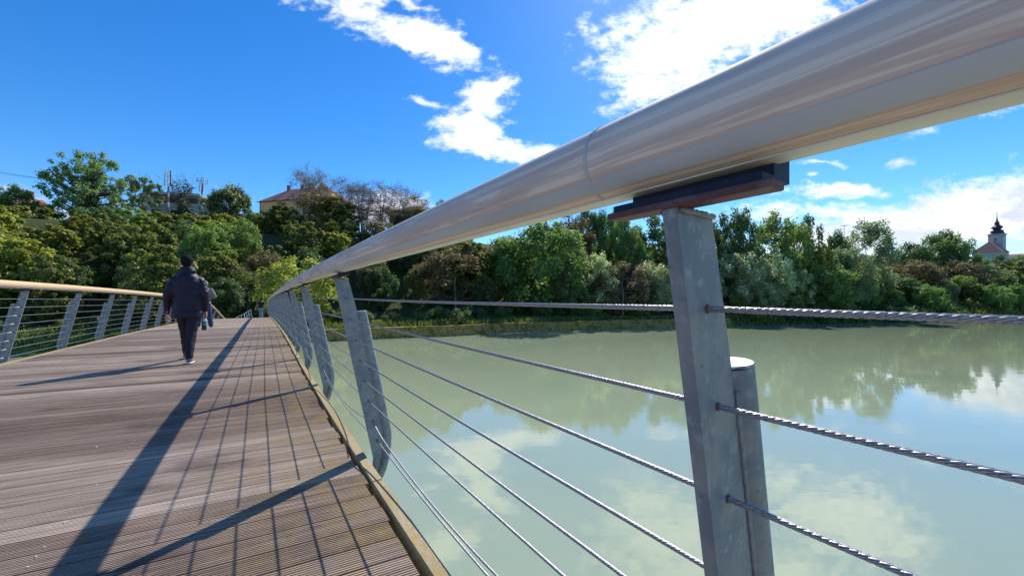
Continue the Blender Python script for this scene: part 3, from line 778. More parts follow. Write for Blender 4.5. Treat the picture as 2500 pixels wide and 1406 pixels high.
tpx('brown0', 985, 520, 86, 80, 'brown young-leaved tree left of the dark roofed house', GS); tpx('brown0', 1020, 506, 86, 90, 'rusty brown young-leaved tree in front of the dark roof', GS)
tpx('dark0', 1077, 487, 100, 52, 'small round dark tree peeping over the handrail', GS)
tpx('green0', 1100, 515, 96, 60, 'green tree on the hilltop just behind the handrail', GS)
for i, (k, u, v, D, wd) in enumerate([('olive1', 650, 512, 84, 80), ('olive1', 700, 500, 82, 100), ('brown0', 770, 474, 84, 110), ('olive0', 818, 480, 84, 110), ('brown1', 690, 490, 85, 60), ('robinia1', 620, 520, 80, 90), ('robinia0', 540, 520, 80, 110), ('robinia1', 470, 520, 78, 90),
        ('robinia0', 395, 512, 78, 100), ('green0', 330, 508, 80, 100), ('dark0', 250, 505, 82, 140), ('olive0', 860, 550, 80, 100), ('robinia0', 830, 560, 76, 100), ('brown0', 930, 540, 80, 110)]):
    kd = dict(robinia='feathery yellow-green', olive='olive green', green='leafy green', dark='dark', brown='young brown-leaved')[k.rstrip('01')]
    wh = ('below the left corner of the orange house', 'under the middle of the red roof', 'in front of the rounded leafless tree', 'under the right end of the red roof', 'before the left part of the red roof', 'left of the orange house wall', 'below the chestnut tree', 'below the dead forked tree',
          'below the grey building', 'below the slim airy tree', 'at the foot of the tall spreading tree', 'below the bare trees', 'below the right end of the orange house', 'below the white cloud behind the bare trees')[i]
    tpx(k, u, v, D, wd, f'{kd} tree {wh}', 'trees along the top of the slope')
# left foreground of the far bank
tpx('robinia0', 30, 560, 46, 260, 'feathery yellow-green tree filling the left edge above the railing', GS)
tpx('robinia1', 130, 548, 50, 200, 'feathery tree with bright yellow-green sprays above the left railing', GS)
tpx('robinia0', 215, 650, 52, 150, 'low yellow-green tree drooping over the railing left of the street lamp', GS)
tpx('olive0', 60, 500, 66, 220, 'olive green tree behind the feathery trees at the left edge', GS)
tpx('green0', 180, 560, 64, 140, 'mid-green tree on the slope below the tall spreading tree', GS)
tpx('olive1', 265, 560, 64, 150, 'tall olive tree with a bare pale trunk left of the walking man', GS)
# the pale maple by the bridge's end
tpx('maple0', 738, 630, 48, 190, 'sunlit yellow-green maple growing at the water edge beyond the rail posts', GS)
# bank seen under the handrail, left to right
tpx('olive1', 1160, 588, 72, 100, 'yellow-green tree catching the sun under the handrail, left of the big round tree', GS)
tpx('brown0', 1110, 610, 66, 150, 'brownish bare-twigged tree over the bank left of the big round tree', GS)
tpx('brown0', 1390, 530, 84, 110, 'rust-brown crown peeping over the big round green tree', GS)
tpx('round0', 1325, 546, 72, 205, 'big round green tree in the middle of the bank under the handrail', GS)
tpx('green1', 1240, 572, 73, 90, 'fresh green tree directly left of the big round tree', GS)
tpx('silver0', 1405, 600, 71, 90, 'silvery grey-green tree on the right flank of the big round tree', GS)
tpx('dark1', 1432, 506, 90, 60, 'tall dark ivy-covered tree with sky between its stems', GS); tpx('dark1', 1470, 512, 89, 55, 'second tall dark ivy-covered tree, right of the sky gap', GS)
tpx('green1', 1508, 512, 84, 80, 'bright green tree rising to the packing block under the handrail', GS)
tpx('green1', 1537, 555, 80, 66, 'sunlit lime-green tree left of the near post', GS)
tpx('dark0', 1600, 522, 86, 120, 'broad dark tree directly left of the near post top', GS); tpx('dark0', 1680, 520, 87, 110, 'broad dark tree hidden behind the near post', GS)
tpx('pale0', 1462, 616, 70, 88, 'pointed pale-blossomed tree at the water, left of the brown one', GS)
tpx('brown1', 1520, 640, 69, 110, 'brown and cream tree leaning over the wall left of the near post', GS, base=1.2)
tpx('pale1', 1592, 642, 71, 86, 'pale-blossomed tree at the water immediately left of the near post', GS)
tpx('pale0', 1650, 640, 72, 90, 'pale-blossomed tree behind the near post', GS)
tpx('dark0', 1758, 522, 86, 70, 'dark tree right behind the near post top on the right side', GS)
tpx('dark1', 1803, 510, 86, 92, 'tall dark green tree right of the near post under the cloud', GS)
tpx('green0', 1905, 516, 87, 140, 'large green tree, tallest crown between the near post and the church', GS); tpx('dark0', 1965, 528, 90, 90, 'dark shaded tree just right of the tallest crown', GS)
tpx('robinia1', 2010, 598, 84, 62, 'small yellow tree glowing among the dark ones on the right', GS)
tpx('dark1', 2045, 560, 90, 60, 'dark thin-topped tree beside the small roof aerial', GS)
tpx('silver0', 2115, 533, 88, 135, 'tall silvery willow, highest tree left of the church', GS); tpx('silver0', 2075, 600, 84, 110, 'drooping silvery willow in front of the tall one', GS)
tpx('pale0', 1797, 614, 77, 112, 'white-flowering tree at the water immediately right of the near post', GS)
tpx('pale1', 1885, 620, 79, 96, 'white-flowering tree at the water, second to the right of the near post', GS)
tpx('pale1', 1850, 690, 76, 90, 'low pale bush-like tree overhanging the water', GS); tpx('pale0', 1945, 658, 79, 90, 'greyish blossoming tree left of the rounded green tree', GS)
tpx('round0', 2022, 648, 80, 150, 'rounded bright green tree overhanging the water on the right', GS)
tpx('dark0', 2270, 575, 112, 120, 'dark bushy tree on the hill left of the church', GS); tpx('dark1', 2310, 560, 114, 90, 'tallest dark tree on the hill just left of the church', GS)
tpx('green0', 2345, 570, 108, 90, 'green tree standing closest to the church on its left', GS); tpx('dark0', 2215, 592, 108, 110, 'dark tree right of the tall silvery willow', GS)
tpx('brown0', 2225, 640, 98, 150, 'brownish young-leaved tree in the middle of the right bank', GS); tpx('brown0', 2330, 640, 102, 150, 'brown-green tree below the church on the left', GS)
tpx('silver0', 2400, 645, 104, 130, 'grey-green tree right below the church roof', GS, ); tpx('olive1', 2440, 640, 108, 110, 'olive tree hiding the foot of the church', GS)
tpx('green1', 2398, 632, 114, 80, 'green tree in front of the left part of the church roof', GS); tpx('dark0', 2452, 620, 116, 80, 'dark shrubby tree directly in front of the church wall', GS); tpx('green0', 2500, 622, 112, 110, 'green tree at the right edge beside the church', GS); tpx('green0', 2280, 702, 92, 100, 'small bright green tree low by the water below the church', GS)
tpx('dark0', 2160, 660, 92, 130, 'dark rounded tree low on the bank right of the willows', GS); tpx('dark0', 2370, 700, 98, 150, 'dark low tree behind the reeds on the right', GS); tpx('dark0', 2470, 700, 102, 130, 'dark low tree at the right edge above the reeds', GS)
tpx('silver0', 2200, 690, 92, 110, 'greyish shrubby tree low beside the rounded green tree', GS)
# the wooded slope between them
ZN = [(60, 'at the left edge'), (170, 'below the tall spreading tree'), (290, 'left of the street lamp'), (400, 'behind the street lamp'), (520, 'behind the walking man'), (640, 'below the orange house'), (760, 'behind the maple'), (860, 'right of the maple'),
      (980, 'below the bare trees'), (1090, 'below the dark roof'), (1200, 'left of the big round tree'), (1330, 'behind the big round tree'), (1460, 'right of the big round tree'), (1600, 'left of the near post'), (1780, 'behind the near post'), (1900, 'behind the white-flowering trees'), (2040, 'behind the rounded tree'), (2170, 'among the willows'), (2300, 'right of the willows'), (2420, 'below the church'), (9999, 'at the right edge')]
def zone(u, q):
    zn = next(t for m_, t in ZN if u < m_)
    t = 'at the foot of the slope' if q < 8 else ('low on the slope' if q < 16 else ('halfway up the slope' if q < 26 else ('high on the slope' if q < 33 else 'at the top of the slope')))
    return f'{t}, {zn}'
rg = random.Random(21)
X = -110.; n_f = 0
while X < 190:
    qrow = [6, 10, 14.5, 19, 24, 29, 34.5, 40] if X < 40 else [4, 9.5, 15, 22, 30, 38]
    for q in qrow:
        xx = X + rg.uniform(-2.6, 2.6); qq = q + rg.uniform(-2.4, 2.4); yy_ = Ys(xx) + qq / .92
        if yy_ < 20: continue
        u = 1250 + FPX * xx / yy_
        if u < -520 or u > 2660: continue
        if X < -22 and q < 8: continue
        if -29 < xx < 12 and q < 13: continue
        if 12 <= xx < 41 and q < 9: continue           # the open lawn
        f = (qq - 4) / 38
        if xx < 14:
            if -42 < xx < 5 and q < 20: k = rg.choice(['olive1', 'brown0', 'scrub0', 'scrub0', 'scrub0', 'dark1', 'olive0'])
            else: k = rg.choice(['robinia0', 'olive0', 'olive1', 'robinia1', 'olive0', 'green0', 'dark0'])
            if -20 < xx < 14 and q > 12: k = rg.choice(['brown0', 'olive1', 'dark1', 'scrub0', 'olive0', 'dark0'])
            H = rg.choice([rg.uniform(5, 7.5), rg.uniform(7, 9), rg.uniform(9, 12)])
        else:
            k = rg.choice(['green0', 'green1', 'dark0', 'dark1', 'dark0', 'silver0', 'olive1', 'brown0']); H = rg.uniform(7.5, 10.5)
            if q < 9: k = rg.choice(['green0', 'dark0', 'pale1', 'olive1']); H = rg.uniform(5, 7.5)
        # keep the skyline where the named trees draw it
        g = ground(xx, yy_)
        lim = np.interp(u, [0, 120, 240, 330, 480, 620, 700, 850, 960, 1050, 1180, 1400, 1600, 1800, 1900, 2050, 2150, 2300, 2400, 2500], [500, 515, 520, 520, 525, 532, 530, 535, 560, 545, 590, 560, 545, 545, 545, 590, 575, 590, 650, 650])
        Hm = ZC + (VH - lim) / FPX * yy_ - g
        if Hm < (4.8 if xx < 14 else 3.0): continue
        H = min(H, Hm)
        side = zone(u, qq)
        desc = dict(robinia='feathery yellowish tree', olive='olive feathery tree', green='leafy green tree', dark='dark shaded tree', scrub='thin scrubby tree', brown='brown young-leaved tree', silver='silvery green tree', pale='pale blossoming tree')[k.rstrip('01')]
        tree(k, xx, yy_, H, None, f'{desc} {side}', f'{desc}s of the wooded slope', rng=rg); n_f += 1
    X += 5.6
# shrubs along the foot of the slope and the water
X = -62.
while X < 130:
    for q in ((1.3, 5.0) if X > 41 else (3.2, 7.0)):
        xx = X + rg.uniform(-1.2, 1.2); qq = q + rg.uniform(-.7, .7); yy_ = Ys(xx) + qq / .92
        if xx < -24 and q < 6: continue
        if xx < 41 and q < 6 and rg.random() < .75: continue
        u = 1250 + FPX * xx / yy_
        if u > 2560 or (u > 2340 and q < 4): continue
        if rg.random() < .25: continue
        side = ('by the water, ' if q < 4 else 'under the trees, ') + next(t for m_, t in ZN if u < m_)
        tree(rg.choice(['shrub0', 'shrub1', 'shrub2', 'shrub2']), xx, yy_, rg.uniform(1.4, 2.6) * (1.3 if xx > 41 else .9), None, f'low green shrub {side}', 'low shrubs along the far bank', rng=rg)
    X += 3.4
by = {}
for o, t, H in ALL: by.setdefault(o['label'], []).append((t, H, o))
for lb, ls in by.items():                          # tell look-alikes with one description apart by what one can see
    ls.sort(key=lambda a: a[0]); n = len(ls)
    if n == 1: continue
    if n == 2 and abs(ls[0][1] / ls[1][1] - 1) > .18: w_ = ['taller', 'lower'] if ls[0][1] > ls[1][1] else ['lower', 'taller']
    elif n == 2: w_ = ['left-hand', 'right-hand']
    elif n == 3: w_ = ['left-hand', 'middle', 'right-hand']
    else: w_ = ['leftmost'] + ['second', 'third', 'fourth', 'fifth', 'sixth', 'seventh', 'eighth'][:n - 2] + ['rightmost']
    for q, (t, H, o) in zip(w_, ls): o['label'] = q + ' ' + lb

# uncountable grass and reeds: one object of blades over the lawn, the wall top and the right-hand shore
def grass():
    rng = np.random.default_rng(5); P_ = []; s_ = []
    def put(n, x0, x1, q0, q1, h0, h1):
        for _ in range(n):
            xx = rng.uniform(x0, x1); q = rng.uniform(q0, q1); yy_ = Ys(xx) + q / .92
            P_.append((xx, yy_, ground(xx, yy_))); s_.append(rng.uniform(h0, h1))
    put(9000, -62, -24, .9, 9, .12, .34); put(6000, -24, 41, 1.0, 5, .15, .45); put(3500, 80, 135, .3, 4, .35, 1.1); put(2500, 41, 80, .3, 4, .2, .6)
    P_ = np.array(P_); s_ = np.array(s_); n = len(P_)
    a = rng.uniform(0, 6.283, n); A = np.stack([.25 * s_ * rng.normal(size=n), .25 * s_ * rng.normal(size=n), s_], 1)
    B = np.stack([np.cos(a), np.sin(a), 0 * a], 1) * (.09 + .10 * s_)[:, None]
    me = quads_mesh('grass', P_ + A * .8, A, B, rng.random(n), leaf_mat('grass_blades', (.085, .125, .020), (.20, .22, .05), trans=.4))
    tag(link(bpy.data.objects.new('grass', me)), 'rough grass and reeds on the far bank', None, None, 'stuff')
grass()

# ------------------------------------------------------------------ buildings on the hill
def on(u, v, D):
    p = px(u, v, D); return p
def facing(X, Y): return math.atan2(X, Y) * -1
m_render = mat('orange_render', (.84, .49, .24), .9, var=[(.6, (.80, .46, .22), .4, .6, (1, 1, 1))])
m_tile = mat('red_roof_tiles', (.36, .15, .12), .85, var=[(2.2, (.29, .125, .10), .4, .65, (1, 1, 1)), (9, (.43, .20, .16), .55, .7, (1, 1, 1))])
m_conc = mat('weathered_concrete', (.42, .41, .39), .9, var=[(.7, (.30, .295, .28), .45, .65, (1, 1, 1.5))])
m_white = mat('white_render', (.74, .73, .70), .85, var=[(.5, (.66, .65, .63), .45, .7, (1, 1, 1))])
m_glass = mat('dark_window_glass', (.025, .03, .04), .12, 0, .6)
m_brick = mat('chimney_brick', (.25, .11, .08), .9)
m_gut = mat('brown_gutter', (.07, .04, .035), .5)
m_dark = mat('dark_roofing', (.075, .068, .065), .8, var=[(2, (.11, .10, .095), .45, .6, (1, 1, 1))])
m_steel = mat('mast_steel', (.45, .46, .48), .5, .4)
m_red = mat('mast_red_paint', (.42, .09, .07), .5); m_wht = mat('mast_white_paint', (.75, .75, .74), .5)

def house(u0, u1, veave, vridge, D, depth, hw, name, label, wallm, roofm, hip=True, chim=0, rot=0., wins=None, over=.5, cat='house'):
    a, b_ = px(u0, veave, D), px(u1, veave, D); c = (a + b_) / 2; w_ = (b_ - a).length - 2 * over; zE = c.z; zR = px(u0, vridge, D).z
    rz = rot
    r = empty(name, (c.x, c.y, zE - hw), rz, label, cat); 
    mb = MB(); mb.box((-w_ / 2, 0, 0), (w_ / 2, depth, hw)); wl = mb.build('wall', wallm, r)
    W2 = w_ / 2 + over; dz_ = zR - zE
    mb = MB(); ih = (depth / 2 + over) * (1 if hip else .0)
    vs = [(-W2, -over, hw), (W2, -over, hw), (W2, depth + over, hw), (-W2, depth + over, hw), (-W2 + ih, depth / 2, hw + dz_), (W2 - ih, depth / 2, hw + dz_)]
    mb.add(vs, [(0, 1, 5, 4), (1, 2, 5), (2, 3, 4, 5), (3, 0, 4), (3, 2, 1, 0)]); rf = mb.build('roof', roofm, r)
    mb = MB(); mb.tube([(-W2, -over - .05, hw - .02), (W2, -over - .05, hw - .02)], .09, 8); mb.tube([(-w_ / 2 + .25, -.09, hw - .1), (-w_ / 2 + .25, -.09, .2)], .07, 8); mb.build('gutter', m_gut, r)
    for i in range(chim):
        f = (i + .5) / chim; xx = (-W2 + ih) * (1 - f) + (W2 - ih) * f + (-1.5 if i == 0 else 0)
        mb = MB(); mb.box((xx - .35, depth / 2 - .9, hw + dz_ * .6), (xx + .35, depth / 2 - .2, hw + dz_ + .85)); mb.box((xx - .45, depth / 2 - 1.0, hw + dz_ + .852), (xx + .45, depth / 2 - .1, hw + dz_ + 1.0)); mb.build('chimney', m_brick, rf)
    for (x0, x1, z0, z1) in (wins or []):
        mb = MB(); 
        for q in ((x0 - .1, -.05, z0 - .1, x1 + .1, -.002, z0), (x0 - .1, -.05, z1, x1 + .1, -.002, z1 + .1), (x0 - .1, -.05, z0, x0, -.002, z1), (x1, -.05, z0, x1 + .1, -.002, z1)): mb.box(q[:3], q[3:])
        wn = mb.build('window', m_white, r); mb = MB(); mb.box((x0, -.02, z0), (x1, -.004, z1)); mb.build('pane', m_glass, wn)
    return r
wn = [(x0, x0 + 1.1, 4.6, 6.3) for x0 in (-9, -6, -3, 0, 3, 6, 9)]
house(610, 826, 488, 447, 112, 11, 9, 'townhouse', 'long orange house with a hipped red tiled roof and four chimneys on the hill', m_render, m_tile, chim=4, rot=R(-14), wins=wn)
house(950, 1066, 517, 500, 118, 9, 6, 'dark_roofed_house', 'house with a low dark roof half hidden behind rusty brown trees', m_dark, m_dark, chim=0, rot=R(8), wins=[(-3, -2, 3, 4.4), (1, 2, 3, 4.4)])
# grey flat-roofed building
D = 104; a, b_ = px(362, 474, D), px(505, 474, D); c = (a + b_) / 2; w_ = (b_ - a).length
r = empty('flat_roofed_building', (c.x, c.y, c.z - 8), R(12), 'grey flat-roofed building with a deep shadowed balcony between the antenna masts', 'building')
mb = MB(); mb.box((-w_ / 2 + .4, 1.8, 0), (w_ / 2 - 3, 9, 7.6)); mb.box((-w_ / 2 + .4, 0, 0), (w_ / 2 - .6, 1.798, 4.6)); mb.build('wall', m_conc, r)
mb = MB(); mb.box((-w_ / 2, -.5, 7.602), (w_ / 2 - 2.4, 9.4, 8.1)); mb.box((-w_ / 2 + .2, -.3, 8.102), (w_ / 2 - 2.8, 9.2, 8.3)); mb.build('roof', m_conc, r)
mb = MB(); mb.box((-w_ / 2 + .3, -.15, 4.602), (w_ / 2 - .5, .05, 5.5)); mb.build('balcony', m_conc, r)
mb = MB(); mb.box((-w_ / 2 + 1.5, 1.74, 5.0), (w_ / 2 - 4, 1.79, 7.3)); mb.build('glazing', m_glass, r)
mb = MB(); mb.box((w_ / 2 - 1, .5, 0), (w_ / 2 + 5, 7, 4.1)); mb.box((w_ / 2 - 1.2, .2, 4.102), (w_ / 2 + 5.3, 7.3, 4.5)); mb.build('annex', m_conc, r)
for x0 in (-6, -1.5):
    mb = MB(); mb.box((x0 - .1, -.05, 1.9), (x0 + 1.9, -.003, 3.6)); wn_ = mb.build('window', m_dark, r); mb = MB(); mb.box((x0, -.07, 2), (x0 + 1.8, -.052, 3.5)); mb.build('pane', m_glass, wn_)
p = px(357, 512, 101); q = px(357, 462, 101); t = (q - p).z
r = empty('vent_tower', (p.x, p.y, p.z - 3), 0, 'white tapering concrete tower at the left end of the grey building', 'tower')
mb = MB(); mb.lathe([(1.1, 0), (1.0, 3), (.7, 3 + t * .8), (.66, 3 + t)], 8); mb.build('shaft', m_white, r); mb = MB(); mb.lathe([(.72, 3 + t), (.76, 3.15 + t), (.3, 3.3 + t)], 8); mb.build('cap', m_conc, r)
# antenna masts
def mast(u, vt, vb, D, label, lattice):
    b0 = px(u, vb, D); t0 = px(u, vt, D); h = t0.z - b0.z
    r = empty('antenna_mast', (b0.x, b0.y, b0.z - 2), .4, label, 'antenna mast', 'antenna masts on the hill'); h += 2
    for i in range(6):
        z0 = h * .68 * i / 6; mb = MB(); mb.tube([(0, 0, z0), (0, 0, z0 + h * .68 / 6)], .17, 10); mb.build('mast_section', m_red if i % 2 == 0 else m_wht, r)
    mb = MB(); mb.tube([(0, 0, h * .68), (0, 0, h * .88)], .09, 8); mb.tube([(0, 0, h * .88), (0, 0, h)], .03, 6); mb.build('spire', m_steel, r)
    ps = ([(.6, .58, .25), (-.6, .58, .25), (.1, .60, .25), (.6, .76, .16), (-.35, .80, .12)] if not lattice else [(-.42, .5, .2), (.30, .52, .18)])
    for (xx, f, hh) in ps:
        mb = MB(); mb.box((xx - .12, -.5, h * f), (xx + .12, -.36, h * (f + hh))); mb.tube([(0, 0, h * f + .3), (xx, -.4, h * f + .3)], .035, 6); mb.tube([(0, 0, h * (f + hh) - .3), (xx, -.4, h * (f + hh) - .3)], .035, 6)
        mb.build('antenna_panel', m_wht if xx < .3 else m_red, r)
    if lattice:
        mb = MB()
        for zz_ in (.74, .79):
            pts = [(1.15 * math.cos(a), 1.15 * math.sin(a), h * zz_) for a in np.linspace(0, 6.283, 13)]; mb.tube(pts, .04, 5)
        for a in np.linspace(0, 6.283, 7)[:-1]:
            mb.tube([(1.15 * math.cos(a), 1.15 * math.sin(a), h * .71), (1.15 * math.cos(a), 1.15 * math.sin(a), h * .83)], .07, 6); mb.tube([(0, 0, h * .76), (1.15 * math.cos(a), 1.15 * math.sin(a), h * .76)], .03, 5)
        mb.build('antenna_crown', m_steel, r)
mast(411, 408, 500, 99, 'red and white antenna mast with long vertical panels before the grey building', False)
mast(493, 418, 503, 97, 'antenna mast carrying a round crown of aerials, right of the grey building', True)
# chimney-topped house edge, far left
p = px(10, 470, 92); r = empty('hilltop_house', (p.x - 4, p.y + 2, p.z - 7), .3, 'house almost hidden by trees at the left edge, its brick chimney showing', 'house')
mb = MB(); mb.box((-5, 0, 0), (5, 8, 5)); mb.build('wall', m_white, r); mb = MB(); mb.add([(-5.5, -.5, 5), (5.5, -.5, 5), (5.5, 8.5, 5), (-5.5, 8.5, 5), (-5.5, 4, 7), (5.5, 4, 7)], [(0, 1, 5, 4), (2, 3, 4, 5), (1, 2, 5), (3, 0, 4), (3, 2, 1, 0)]); rf = mb.build('roof', m_tile, r)
mb = MB(); mb.box((3.6, 2.2, 6), (4.4, 3.2, 8.6)); mb.box((3.5, 2.1, 8.602), (4.5, 3.3, 8.8)); mb.build('chimney', m_brick, rf)
# power line
r = empty('power_line', px(-60, 412, 86), 0, 'thin black cable crossing the sky at the upper left', 'cable')
A_, B_ = px(-60, 410, 86), px(150, 440, 90); mb = WB(A_)
mb.tube([A_.lerp(B_, t) - Vector((0, 0, .9 * 4 * t * (1 - t) * .5)) for t in np.linspace(0, 1, 12)], .035, 5); mb.tube([(A_ + Vector((0, 0, .45))).lerp(B_, t) - Vector((0, 0, .9 * 4 * t * (1 - t) * .5)) for t in np.linspace(0, 1, 12)], .025, 5)
r.location = A_; mb.build('wires', m_gut, r)

# church
m_cwhite = mat('church_limewash', (.50, .49, .46), .9, var=[(.4, (.42, .41, .39), .45, .7, (1, 1, 1))])
D = 272.; kz = D / FPX; base = px(2434, 640, D); X0, Y0 = base.x, base.y
zt = lambda v: ZC + (VH - v) * kz - base.z
r = empty('church', (X0, Y0, base.z), R(-64), 'baroque church with dark onion-domed tower and red roof on the hill at right', 'church')
hw_ = 3.35
mb = MB(); mb.box((-hw_, -hw_, -4), (hw_, hw_, zt(574))); tw = mb.build('tower', m_cwhite, r)
mb = MB(); mb.box((-hw_ - .5, -hw_ - .5, zt(574) + .002), (hw_ + .5, hw_ + .5, zt(573) + .3)); mb.box((-hw_ - .12, -hw_ - .12, zt(577)), (hw_ + .12, hw_ + .12, zt(576))); mb.build('cornice', m_conc, tw)
m_dome = mat('dark_slate_dome', (.035, .04, .06), .6, .2, var=[(2, (.06, .065, .085), .45, .6, (1, 1, 1))])
Z1 = zt(571); K = (zt(520) - Z1) / 15.
prof = [(3.75, 0), (3.3, .5), (3.0, 1.1), (3.25, 1.5), (3.05, 2.1), (2.2, 2.7), (1.75, 3.1), (2.1, 3.6), (2.75, 4.1), (2.85, 4.6), (2.3, 5.3), (1.6, 6.0), (1.15, 6.7), (1.05, 7.1), (1.35, 7.3), (1.3, 7.7), (1.0, 8.1), (1.0, 8.6), (.65, 9.0), (.5, 9.5), (.3, 11.0), (.13, 12.8), (.04, 13.4)]
mb = MB(); mb.lathe([(a, Z1 + b * K) for a, b in prof], 8); dm = mb.build('onion_dome', m_dome, tw)
mb = MB(); zc_ = Z1 + 13.4 * K; mb.lathe([(.02, zc_ - .1), (.32, zc_ + .15), (.32, zc_ + .3), (.02, zc_ + .55)], 10); mb.tube([(0, 0, zc_ + .4), (0, 0, zc_ + 2.2)], .07, 6); mb.tube([(-.5, 0, zc_ + 1.6), (.5, 0, zc_ + 1.6)], .07, 6); mb.build('cross', m_dome, tw)
for (ax, sg) in ((0, -1), (1, -1), (1, 1), (0, 1)):
    pts = [(-.5, 0), (.5, 0), (.5, 1.2)] + [(.5 * math.cos(a), 1.2 + .5 * math.sin(a)) for a in np.linspace(.3, 2.84, 6)] + [(-.5, 1.2)]
    z0 = zt(590); mb = MB(); d0 = hw_ + .01; d1 = hw_ + .04
    P1 = [((p, sg * d1, z0 + q * 1.5) if ax == 0 else (sg * d1, p, z0 + q * 1.5)) for p, q in pts]; P0 = [((p, sg * d0, z0 + q * 1.5) if ax == 0 else (sg * d0, p, z0 + q * 1.5)) for p, q in pts]
    n = len(pts); mb.add(P1 + P0, [tuple(range(n))] + [(i, (i + 1) % n, n + (i + 1) % n, n + i) for i in range(n)]); mb.build('belfry_opening', m_glass, tw)
# nave in front of the tower with a hipped end
zE, zR_ = zt(619), zt(592); nw, nl = 7.0, 16.
mb = MB(); mb.box((-nw, -hw_ - nl, -6), (nw - 1.0, -hw_ + .0 - .01, zE)); nv = mb.build('nave', m_cwhite, r)
W2 = nw + .6
mb = MB(); mb.add([(-W2, -hw_ - nl - .6, zE), (W2 - 1, -hw_ - nl - .6, zE), (W2 - 1, -hw_ - .02, zE), (-W2, -hw_ - .02, zE), (-.5, -hw_ - nl + 6, zR_), (-.5, -hw_ - .02, zR_)], [(0, 1, 4), (1, 2, 5, 4), (3, 0, 4, 5), (2, 3, 5), (3, 2, 1, 0)]); mb.build('roof', m_tile, r)
for yy_ in (-6, -10, -14):
    mb = MB(); mb.box((-nw - .03, -hw_ + yy_ + 3, zE - 4), (-nw - .005, -hw_ + yy_ + 4.2, zE - 1.2)); mb.build('window', m_glass, r)
p = px(2490, 622, 300); r = empty('parish_house', (p.x, p.y, p.z - 8), R(-30), 'low house with a dull red roof right of the church', 'house')
mb = MB(); mb.box((-6, 0, -4), (9, 9, 6.5)); mb.build('wall', m_white, r); mb = MB(); mb.add([(-6.5, -.5, 6.502), (9.5, -.5, 6.502), (9.5, 9.5, 6.502), (-6.5, 9.5, 6.502), (-6.5, 4.5, 9), (9.5, 4.5, 9)], [(0, 1, 5, 4), (2, 3, 4, 5), (1, 2, 5), (3, 0, 4), (3, 2, 1, 0)]); mb.build('roof', m_tile, r)
# roof aerial between the dark trees
p = px(2061, 600, 92); r = empty('television_aerial', (p.x, p.y, p.z - 3), 0, 'thin television aerial standing out of the dark trees on the right', 'aerial')
zt2 = (VH - 550) / FPX * 92 + ZC - p.z + 3; mb = MB(); mb.tube([(0, 0, 0), (0, 0, zt2)], .05, 6); mb.build('mast', m_gut, r)
mb = MB(); mb.tube([(-.9, 0, zt2 - .2), (1.0, 0, zt2)], .04, 5)
for q in np.linspace(-.8, .9, 6): mb.tube([(q, -.5, zt2 - .1 + q * .1), (q, .5, zt2 - .1 + q * .1)], .03, 5)
mb.build('antenna', m_gut, r)
# street lamp on the bank
p = px(353, 800, 50); g = ground(p.x, p.y); r = empty('street_lamp', (p.x, p.y, g), 0, 'grey street lamp with short side arm on the grass bank behind the left railing', 'street lamp')
ht = px(353, 659, 50).z - g
mb = MB(); mb.tube([(0, 0, 0), (0, 0, ht)], [.11, .06], 10); mb.build('pole', m_steel, r)
mb = MB(); mb.tube([(0, 0, ht - .75), (.35, 0, ht - .62), (.6, 0, ht - .6)], .035, 8); am = mb.build('arm', m_steel, r)
mb = MB(); mb.tube([(.5, 0, ht - .6), (.7, 0, ht - .57), (1.05, 0, ht - .60)], [.06, .12, .05], 10); mb.build('lamp_head', m_wht, am)
mb = MB(); mb.lathe([(.06, ht), (.11, ht + .06), (.07, ht + .14)], 10); mb.build('top_sensor', m_wht, r)
# small weathered signs on the bank under the rail
m_board = mat('weathered_board', (.20, .17, .14), .9)
for (u, v, wd, hh, lb) in ((906, 735, 1.7, .5, 'long low weathered wooden bench on the bank under the top rope'), ):
    D = 58; p = px(u, v, D); g = ground(p.x, p.y); r = empty('bench', (p.x, p.y, g), .4, lb, 'bench')
    mb = MB(); mb.box((-wd / 2, -.2, .42), (wd / 2, .2, .47)); mb.build('seat', m_board, r); mb = MB(); mb.box((-wd / 2, .2, .6), (wd / 2, .24, .95)); mb.build('backrest', m_board, r)
    for sx in (-1, 1): mb = MB(); mb.box((sx * wd * .4 - .04, -.18, 0), (sx * wd * .4 + .04, .24, .418)); mb.build('leg', m_board, r)

